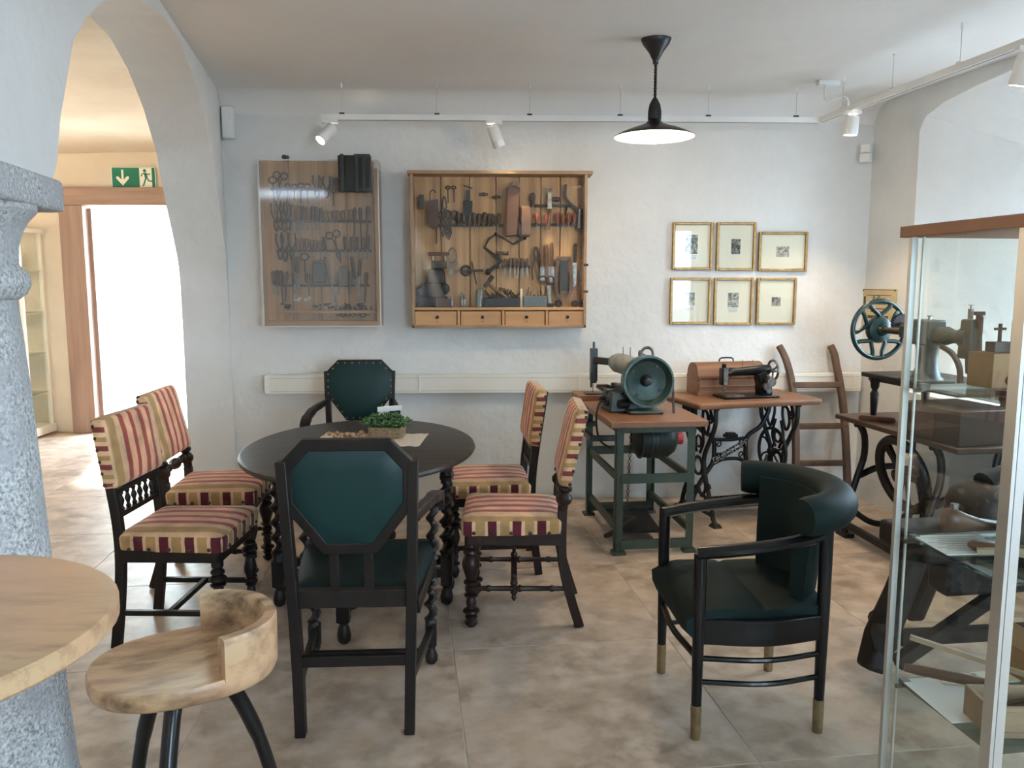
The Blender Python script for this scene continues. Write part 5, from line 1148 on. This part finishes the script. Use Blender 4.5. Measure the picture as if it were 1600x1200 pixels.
# ------------------------------------------------------------ pendant lamp
pz = 4.18; pe = thing('pendant_lamp', 'black dish-shaped pendant lamp with white inside and lit bulb', 'lamp', (.851, pz, 0))
ctop = CZ+.006
G().lathe([(.074, 0), (.076, -.012), (.066, -.035), (.035, -.075), (.022, -.10), (.014, -.115), (.014, -.13)], (0, 0, ctop), 24).out('ceiling_rose', BLACKP, pe)
g = G()
for k in (0, pi): g.tube([(.004*cos(k+i*.9), .004*sin(k+i*.9), ctop-.125-(ctop-.125-2.395)*i/40) for i in range(41)], .0045, 6)
g.out('twisted_cord', BLACKP, pe)
G().lathe([(.012, 2.40), (.020, 2.385), (.028, 2.37), (.034, 2.335), (.034, 2.30), (.03, 2.295), (.045, 2.278), (.072, 2.268)], (0, 0, 0), 24).out('lamp_holder', BLACKP, pe)
SHIN = mat('white_enamel_inside', (.86, .84, .78), .4)
s_ = G(); s_.lathe([(.06, 2.272), (.075, 2.266), (.12, 2.252), (.17, 2.232), (.199, 2.217), (.202, 2.213), (.200, 2.211), (.17, 2.226), (.12, 2.246), (.07, 2.260), (.04, 2.262)], (0, 0, 0), 48, caps=False)
o = s_.out('lamp_shade', [BLACKP, SHIN], pe, smooth=30)
for p in o.data.polygons:
    if p.normal.z < -.3: p.material_index = 1
G().lathe([(.014, 2.27), (.016, 2.25), (.030, 2.225), (.030, 2.21), (.022, 2.19), (.006, 2.180)], (0, 0, 0), 18).out('bulb', emit('warm_bulb', (1, .80, .50), 16), pe)
light('pendant_light', 'POINT', (0, 0, 2.170), (0, 0, 0), 3.6, (1, .74, .45), pe, shadow_soft_size=.035)

# ------------------------------------------------------------ white track rails, wires and spotlights
TYB, TZ = 5.13, 2.485
def track(name, p, q, lab):
    d = (V(q)-V(p)).normalized(); sd = V((-d.y, d.x, 0))
    t = thing(name, lab, 'track')
    G().bar(p, q, .034, .032).out('rail_profile', WHITEP, t)
    G().bar(V(p)+V((0, 0, -.0165)), V(q)+V((0, 0, -.0165)), .012, .003).out('conductor_slot', mat('slot_grey', (.35, .35, .35), .6), t)
    return t
cnr = (2.065, TYB, TZ); tb_end = (wr(.9)-.62, .9, TZ)
k1 = track('light_track', (-1.005, TYB, TZ), cnr, 'long white light track hung on wires along the back wall')
k2 = track('light_track', (2.085, TYB-.03, TZ), tb_end, 'white light track running from the back corner along the right wall')
def wire(t, p):
    G().cyl((p[0], p[1], TZ+.02), (p[0], p[1], CZ-.01), .0018, n=5).out('suspension_wire', ALU, t); G().cyl((p[0], p[1], CZ-.03), (p[0], p[1], CZ+.01), .006, n=8).out('wire_anchor', WHITEP, t)
    G().box((p[0], p[1], TZ+.022), (.03, .016, .012)).out('wire_clip', RUST if t is k1 else WHITEP, t)
for x in (-.88, -.30, .27, .83, 1.38, 1.93): wire(k1, (x, TYB))
dk2 = (V(tb_end)-V(cnr)).normalized()
for s in (.22, .70, 1.22, 1.8, 2.6, 3.4): q = V((2.085, TYB-.03, TZ))+dk2*s; wire(k2, (q.x, q.y))
G().box((2.06, 4.98, CZ-.018), (.13, .05, .03)).out('feed_box', WHITEP, k2, bevel=.004)
G().tube(spl([(2.04, 4.97, CZ-.03), (2.04, 4.97, CZ-.10), (2.06, 4.96, CZ-.125), (2.10, 4.92, CZ-.11), (2.135, 4.88, CZ-.13), (2.14, 4.86, TZ+.01)], 6), .008, 8).out('feed_cable', WHITEP, k2)
LENS = emit('lit_lens', (1, .95, .85), 14); LENSW = emit('warm_lens', (1, .82, .58), 8)
def spot(loc, aim, lab, en, colr, ang=48, lens=LENS, ln=.10, rad=.036, blend=.6):
    t = thing('track_spotlight', lab, 'spotlight', loc, 0, 'white track spotlights')
    G().box((0, 0, .0), (.10, .034, .018)).out('adapter', WHITEP, t, bevel=.003)
    q = V(aim).normalized(); j = V((0, 0, -.052)); M = MX.Translation(j) @ q.to_track_quat('Z', 'Y').to_matrix().to_4x4()
    G().cyl((0, 0, -.008), j, .008, n=8).out('joint', DGREY, t)
    G().lathe([(.02, -.035), (rad*.9, -.03), (rad, -.02), (rad, ln*.55), (rad+.0015, ln*.56), (rad+.0015, ln-.008), (rad-.001, ln), (rad-.006, ln), (rad-.006, ln-.012)], (0, 0, 0), 22, M, caps=False).out('can', WHITEP, t)
    G().lathe([(rad-.006, ln-.012), (rad*.5, ln-.010), (.001, ln-.009)], (0, 0, 0), 22, M, caps=False).out('lens', lens, t)
    l = light('spot_light', 'SPOT', M @ V((0, 0, ln+.01)), (M.to_quaternion() @ V((0, 0, 1))).to_track_quat('-Z', 'Y').to_euler(), en, colr, t, spot_size=R(ang), spot_blend=blend, shadow_soft_size=.03)
    return t
WARM = (1, .76, .50)
spot((-.955, TYB, TZ-.025), (-.45, -.45, -.62), 'lit white spotlight at the left end of the back track, turned to the room', 7, (1, .9, .78))
spot((.05, TYB, TZ-.025), (.30, .13, -.8), 'white spotlight in the middle of the back track, turned downwards', 11, WARM)
q = V((2.085, TYB-.03, TZ))+dk2*.33; spot((q.x, q.y, TZ-.025), (-.06, .05, -1), 'white spotlight on the side track nearest the back corner', 9, WARM, 95, ln=.075, rad=.04)
q = V((2.085, TYB-.03, TZ))+dk2*1.64; spot((q.x, q.y, TZ-.025), (-.1, .25, -1), 'white spotlight on the side track above the display case', 9, WARM, 90, ln=.10, rad=.045)

# ------------------------------------------------------------ glass display case, right foreground
dc = thing('display_case', 'tall aluminium and glass display case with wooden top in the right foreground', 'display case', (1.512, 1.838, 0), 7)
hw, hd_ = .45, .183
for x in (-hw, hw):
    for y in (-hd_, hd_):
        if x < 0 and y > 0: G().box((x, y, .80), (.016, .012, 1.58)).box((x+.012, y-.022, .80), (.005, .005, 1.58)).out('post', ALU, dc)
        else: G().box((x+.004, y, .80), (.012, .026, 1.58)).box((x-.010*(1 if x < 0 else -1), y, .80), (.009, .030, 1.58)).box((x+.016*(1 if x < 0 else -1), y, .80), (.009, .022, 1.58)).out('post', ALU, dc)
G().box((0, 0, 1.6035), (2*hw+.05, 2*hd_+.04, .027)).out('top_board', COPPERW, dc, bevel=.002)
G().box((0, 0, .035), (2*hw+.02, 2*hd_+.02, .07)).out('plinth', COPPERW, dc, bevel=.002)
for nm, P in (('left', [(-hw, -hd_, .075), (-hw, hd_, .075), (-hw, hd_, 1.588), (-hw, -hd_, 1.588)]), ('right', [(hw, -hd_, .075), (hw, hd_, .075), (hw, hd_, 1.588), (hw, -hd_, 1.588)]), ('front', [(-hw+.02, -hd_, .075), (hw-.02, -hd_, .075), (hw-.02, -hd_, 1.588), (-hw+.02, -hd_, 1.588)]), ('back', [(-hw+.02, hd_, .075), (hw-.02, hd_, .075), (hw-.02, hd_, 1.588), (-hw+.02, hd_, 1.588)])):
    g = G(); g._f(g.ring(P)); g.out('glass_pane', CASEG, dc, smooth=0)
for z in (.46, .845, 1.23):
    G().box((0, 0, z-.004), (2*hw-.035, 2*hd_-.03, .007)).out('glass_shelf', SHELFG, dc)
    for y in (-hd_+.03, hd_-.03):
        for s in (-1, 1): G().cyl((s*(hw-.005), y, z-.012), (s*(hw-.035), y, z-.012), .006, n=8).box((s*(hw-.03), y, z-.004), (.02, .02, .016)).out('shelf_clip', STEEL, dc)
def dcp(x, y, z): c, s = cos(R(7)), sin(R(7)); return (1.512+x*c-y*s, 1.838+x*s+y*c, z)
def sheet_(x, y, z, w, d, rz, lab, m=WHITEPA, nm='paper_sheet'):
    o = G().box((0, 0, .001), (w, d, .002)).out(nm, m, loc=dcp(x, y, z)); o.rotation_euler = (0, 0, R(rz)); return tag(o, lab, 'paper')
s0 = sheet_(-.345, .075, .8452, .17, .145, 2, 'white printed sheet on the middle glass shelf of the display case')
g = G()
for i in range(9): g.box((-.005+.006*(i % 3), .055-.013*i, .0023), (.145-.02*(i % 3), .003, .0005))
g.out('print_lines', mat('grey_print', (.45, .45, .45), .9), s0)
def last(x, y, z, rz, lab, sc=1., m=LASTW):
    t = thing('shoe_last', lab, 'shoe last', dcp(x, y, z), rz)
    g = G(); S = [(-.11, .010, .012, .012), (-.10, .020, .020, .020), (-.06, .030, .022, .024), (0, .034, .03, .03), (.05, .028, .04, .045), (.09, .030, .05, .06), (.115, .022, .05, .06), (.125, .008, .045, .05)]
    g.skin([g.ring([(px*sc, w*sc*cos(2*pi*i/10), max(0, c*sc+(h*sc)*.55*sin(2*pi*i/10))) for i in range(10)]) for px, w, c, h in S]); g.out('body', m, t, smooth=50)
    G().cyl((.09*sc, 0, .075*sc), (.09*sc, 0, .095*sc), .010, n=8).out('plug', STEEL, t); return t
last(-.25, .135, .847, 190, 'dark wooden shoe last with metal plug at the back of the middle glass shelf', .9)
pk = thing('wooden_spoon_tool', 'paddle-shaped wooden tool lying slanted on the white sheet in the display case', 'tool', dcp(-.325, .005, .850), -28)
G().pillow([(.8, 0), (1, .008), (1, .016), (.8, .022)], .045, .10, .022).out('blade', LASTW, pk, smooth=50); G().alath((.04, 0, .012), (.22, 0, .012), [(.014, 0), (.011, .3), (.012, .7), (.008, 1)], 10).out('handle', LASTW, pk)
g = G(); g.sweep(spl([(-.10, 0, .01), (-.03, .01, .02), (.05, 0, .018), (.13, -.03, .008)], 6), [.02]*6+[.03]*6+[.02]*7, .012, (0, 0, 1)); hr = tag(g.out('horn_piece', mat('pale_horn', (.42, .34, .22), .5), loc=dcp(-.30, -.075, .847)), 'curved pale horn strip at the front of the middle glass shelf', 'horn'); hr.rotation_euler = (0, 0, R(-38))
STO = mat('grey_brown_felt', (.115, .095, .08), .9, c2=(.17, .14, .12), scale=12)
for i, (x, y, r, lab) in enumerate(((-.19, .02, .055, 'front one of three grey-brown rounded lumps on the middle glass shelf'), (-.12, .09, .065, 'largest rear one of three grey-brown rounded lumps on the middle glass shelf'), (-.08, -.03, .06, 'right one of three grey-brown rounded lumps on the middle glass shelf'))):
    tag(G().sph((0, 0, r*.72), r, (1.2, .8, .72), 14, 9).sph((r*.7, .01, r*.6), r*.6, (1, 1, .9), 10, 7).out('rounded_block', STO, loc=dcp(x, y, .847), smooth=60), lab, 'block', 'rounded blocks on the middle shelf')
last(.08, .03, .847, 40, 'second wooden shoe last right of the rounded lumps, middle glass shelf', 1., DWB)
# lowest visible shelf
sheet_(-.335, .05, .4602, .20, .21, 4, 'white paper under the wooden rods on the lowest glass shelf')
sheet_(-.28, .135, .4625, .10, .07, -12, 'small cream card lying at the back of the lowest glass shelf', PAPER, 'label_card')
sheet_(-.17, .13, .4625, .12, .06, 6, 'long cream card lying behind the wooden box on the lowest glass shelf', PAPER, 'label_card')
r1 = tag(G().alath((-.20, .09, .028), (.10, -.06, .02), [(.010, 0), (.013, .1), (.014, .4), (.010, .7), (.009, 1)], 12).out('mallet_handle', LASTW, loc=dcp(-.23, .05, .4635)), 'thick round wooden handle lying across white paper in the display case', 'handle')
r2 = tag(G().bar((-.19, .10, .11), (.05, .0, .055), .012, .012).out('wooden_rod', BOXW, loc=dcp(-.23, .04, .4635)), 'thin wooden rod leaning upwards to the left above the thick handle', 'rod')
wb = thing('wooden_tool_box', 'small open wooden box with panelled front on the lowest glass shelf', 'box', dcp(-.29, -.085, .4605), -3)
for y in (-.05, .05): G().box((0, y, .037), (.21, .010, .074)).out('side', BOXW, wb, bevel=.002)
for x in (-.10, .10): G().box((x, 0, .037), (.010, .09, .070)).out('end', BOXW, wb, bevel=.002)
G().box((0, 0, .006), (.19, .09, .010)).out('bottom', BOXW, wb)
for z, h in ((.062, .004), (.014, .004)): G().box((0, -.056, z), (.17, .004, h)).out('moulding', BOXW, wb)
for x in (-.085, .085): G().box((x, -.056, .038), (.004, .004, .05)).out('moulding', BOXW, wb)
for i in range(5):
    o = G().bar((-.08, -.03+.015*i, .018+.006*(i % 2)), (.10, -.025+.012*i, .06+.008*(i % 3)), .011, .009).out('wooden_stick', LASTW, loc=dcp(-.29, -.085, .4605)); o.rotation_euler = (0, 0, R(-3)); tag(o, f'{ORD[i]} dark wooden stick from the front in the small open wooden box', 'stick', 'sticks in the wooden box')
cbd = thing('cardboard_box', 'brown cardboard carton at the right of the lowest glass shelf', 'box', dcp(-.05, .085, .4605), 8)
G().box((0, 0, .06), (.16, .12, .12)).out('body', CARD, cbd, bevel=.003); G().box((-.10, 0, .125), (.06, .12, .003), Euler((0, -.6, 0))).out('flap', CARD, cbd)
last(.02, -.085, .4605, 170, 'pale wooden shoe last standing beside the cardboard carton, lowest glass shelf', .9, BOXW)
# top shelf
b1 = tag(G().box((0, 0, .042), (.09, .08, .084)).out('brown_carton', CARD, loc=dcp(-.270, .10, 1.2305), bevel=.002), 'plain brown carton on the top glass shelf of the display case', 'box'); b1.rotation_euler = (0, 0, R(10))
ob = thing('mini_sewing_machine', 'small ornate dark and brass machine on the top glass shelf', 'model', dcp(-.335, -.05, 1.2305), 30)
BRD = mat('dark_brass', (.13, .10, .05), .35, .8)
G().box((0, 0, .006), (.09, .055, .012)).out('base', BLACKP, ob, bevel=.002)
G().box((.0, 0, .045), (.014, .014, .07)).torus((0, -.012, .085), .024, .007, MX.Rotation(pi/2, 4, 'X'), 16, 6).sph((0, -.005, .085), .014).bar((0, 0, .07), (-.03, 0, .04), .012, .012).sph((-.03, 0, .035), .014).torus((.014, -.004, .04), .016, .005, MX.Rotation(pi/2, 4, 'X'), 12, 6).sph((0, 0, .118), .009).out('works', BRD, ob)
ob2 = thing('cross_topped_block', 'little dark block with a small cross, standing on the brown carton', 'ornament', dcp(-.270, .095, 1.3155), 10)
G().box((0, 0, .012), (.05, .03, .024)).out('base', DGREY, ob2); G().box((.0, 0, .045), (.006, .006, .045)).box((0, 0, .055), (.03, .006, .006)).out('cross', RUST, ob2)
tag(G().cyl((0, 0, 0), (0, 0, .075), .014, n=12).sph((0, 0, .078), .012).out('grey_flask', STEEL, loc=dcp(-.235, .08, 1.3155)), 'slim grey flask on the brown carton beside the little cross', 'flask')

# ------------------------------------------------------------ far room seen through the arch
sg = thing('exit_sign', 'green emergency exit sign with white arrow and running figure above the doorway', 'sign', (-3.40, 8.094, 2.487))
G().box((0, -.006, 0), (.42, .012, .20)).out('board', GREEN_SIGN, sg, bevel=.001); YS = -.0135
g = G()
for x in (-.208, .208): g.box((x, -.0125, 0), (.006, .003, .20))
for z in (-.098, .098): g.box((0, -.0125, z), (.42, .003, .005))
g.out('border', SIGNW, sg)
XZ = lambda y: MX.Translation((0, y, 0)) @ MX.Rotation(pi/2, 4, 'X')
G().prism([(-.115, .075), (-.095, .075), (-.095, -.02), (-.065, .012), (-.045, .012), (-.045, -.008), (-.105, -.075), (-.165, -.008), (-.165, .012), (-.145, .012), (-.115, -.02)], .002, XZ(-.0115)).out('arrow', SIGNW, sg, smooth=0)
G().box((.115, -.0125, 0), (.118, .002, .185)).out('doorway_field', SIGNW, sg)
g = G(); Y0 = -.0135
def limb(P, w): g.sweep([V((x, Y0-.001, z)) for x, z in P], w, .002, (0, 1, 0))
g.cyl((.108, Y0, .066), (.108, Y0-.002, .066), .015, n=14)
limb([(.112, .045), (.122, .0)], .026); limb([(.118, .042), (.146, .028), (.16, .042)], .010); limb([(.108, .044), (.082, .034), (.074, .012)], .010)
limb([(.125, .0), (.145, -.03), (.172, -.034), (.176, -.024)], .013); limb([(.12, .0), (.105, -.035), (.092, -.074), (.08, -.076)], .013)
g.out('running_figure', GREEN_SIGN, sg)
gc = thing('glass_cabinet', 'narrow pale glass cabinet with small exhibits against the far cream wall', 'cabinet', (-4.52, 7.86, 0), 0)
for x in (-.2, .2):
    for y in (-.18, .18): G().box((x, y, 1.0), (.03, .03, 1.92)).out('post', CREAMP, gc)
G().box((0, 0, 1.97), (.46, .42, .04)).out('top', CREAMP, gc); G().box((0, 0, .06), (.46, .42, .08)).out('plinth', CREAMP, gc)
for z in (.42, .80, 1.20, 1.60): G().box((0, 0, z), (.40, .36, .008)).out('glass_shelf', SHELFG, gc)
g = G(); g._f(g.ring([(-.19, -.19, .10), (.19, -.19, .10), (.19, -.19, 1.95), (-.19, -.19, 1.95)])); g.out('glass_door', CASEG, gc, smooth=0)
g = G(); g._f(g.ring([(.205, -.17, .10), (.205, .17, .10), (.205, .17, 1.95), (.205, -.17, 1.95)])); g.out('glass_side', CASEG, gc, smooth=0)
for i, (x, z, h, m, lab) in enumerate(((.06, .1005, .17, DGREY, 'dark jug at the bottom of the far glass cabinet'), (.08, .8045, .08, BLACKP, 'small dark figure on the second shelf of the far glass cabinet'), (-.05, 1.2045, .07, BROWNL, 'little brown pot on the third shelf of the far glass cabinet'), (.0, 1.6045, .16, IRON, 'dark figurine on the top shelf of the far glass cabinet'), (-.1, .4245, .09, STEEL, 'grey beaker on the lowest shelf of the far glass cabinet'))):
    tag(G().lathe([(.03, 0), (.04, h*.25), (.034, h*.6), (.018, h*.8), (.024, h)], (0, 0, 0), 14).out('exhibit_vessel', m, loc=(-4.52+x, 7.80, z)), lab, 'vessel')
# lamp added to light the far room, unseen beyond the left of the frame
cl = thing('far_fill_lamp', 'round white lamp added out of view to light the far room', 'lamp', (-4.6, 6.2, 1.85))
G().cyl((0, 0, .17), (0, 0, 1.06), .006, n=6).out('cord', BLACKP, cl)
G().lathe([(.16, .18), (.16, .12), (.13, .06), (.06, .03), (.001, .025)], (0, 0, 0), 24, caps=False).out('diffuser', emit('far_fill_diffuser', (1, .86, .66), 3), cl)
light('far_fill_light', 'POINT', (0, 0, -.05), (0, 0, 0), 8, (1, .78, .52), cl, shadow_soft_size=.14)
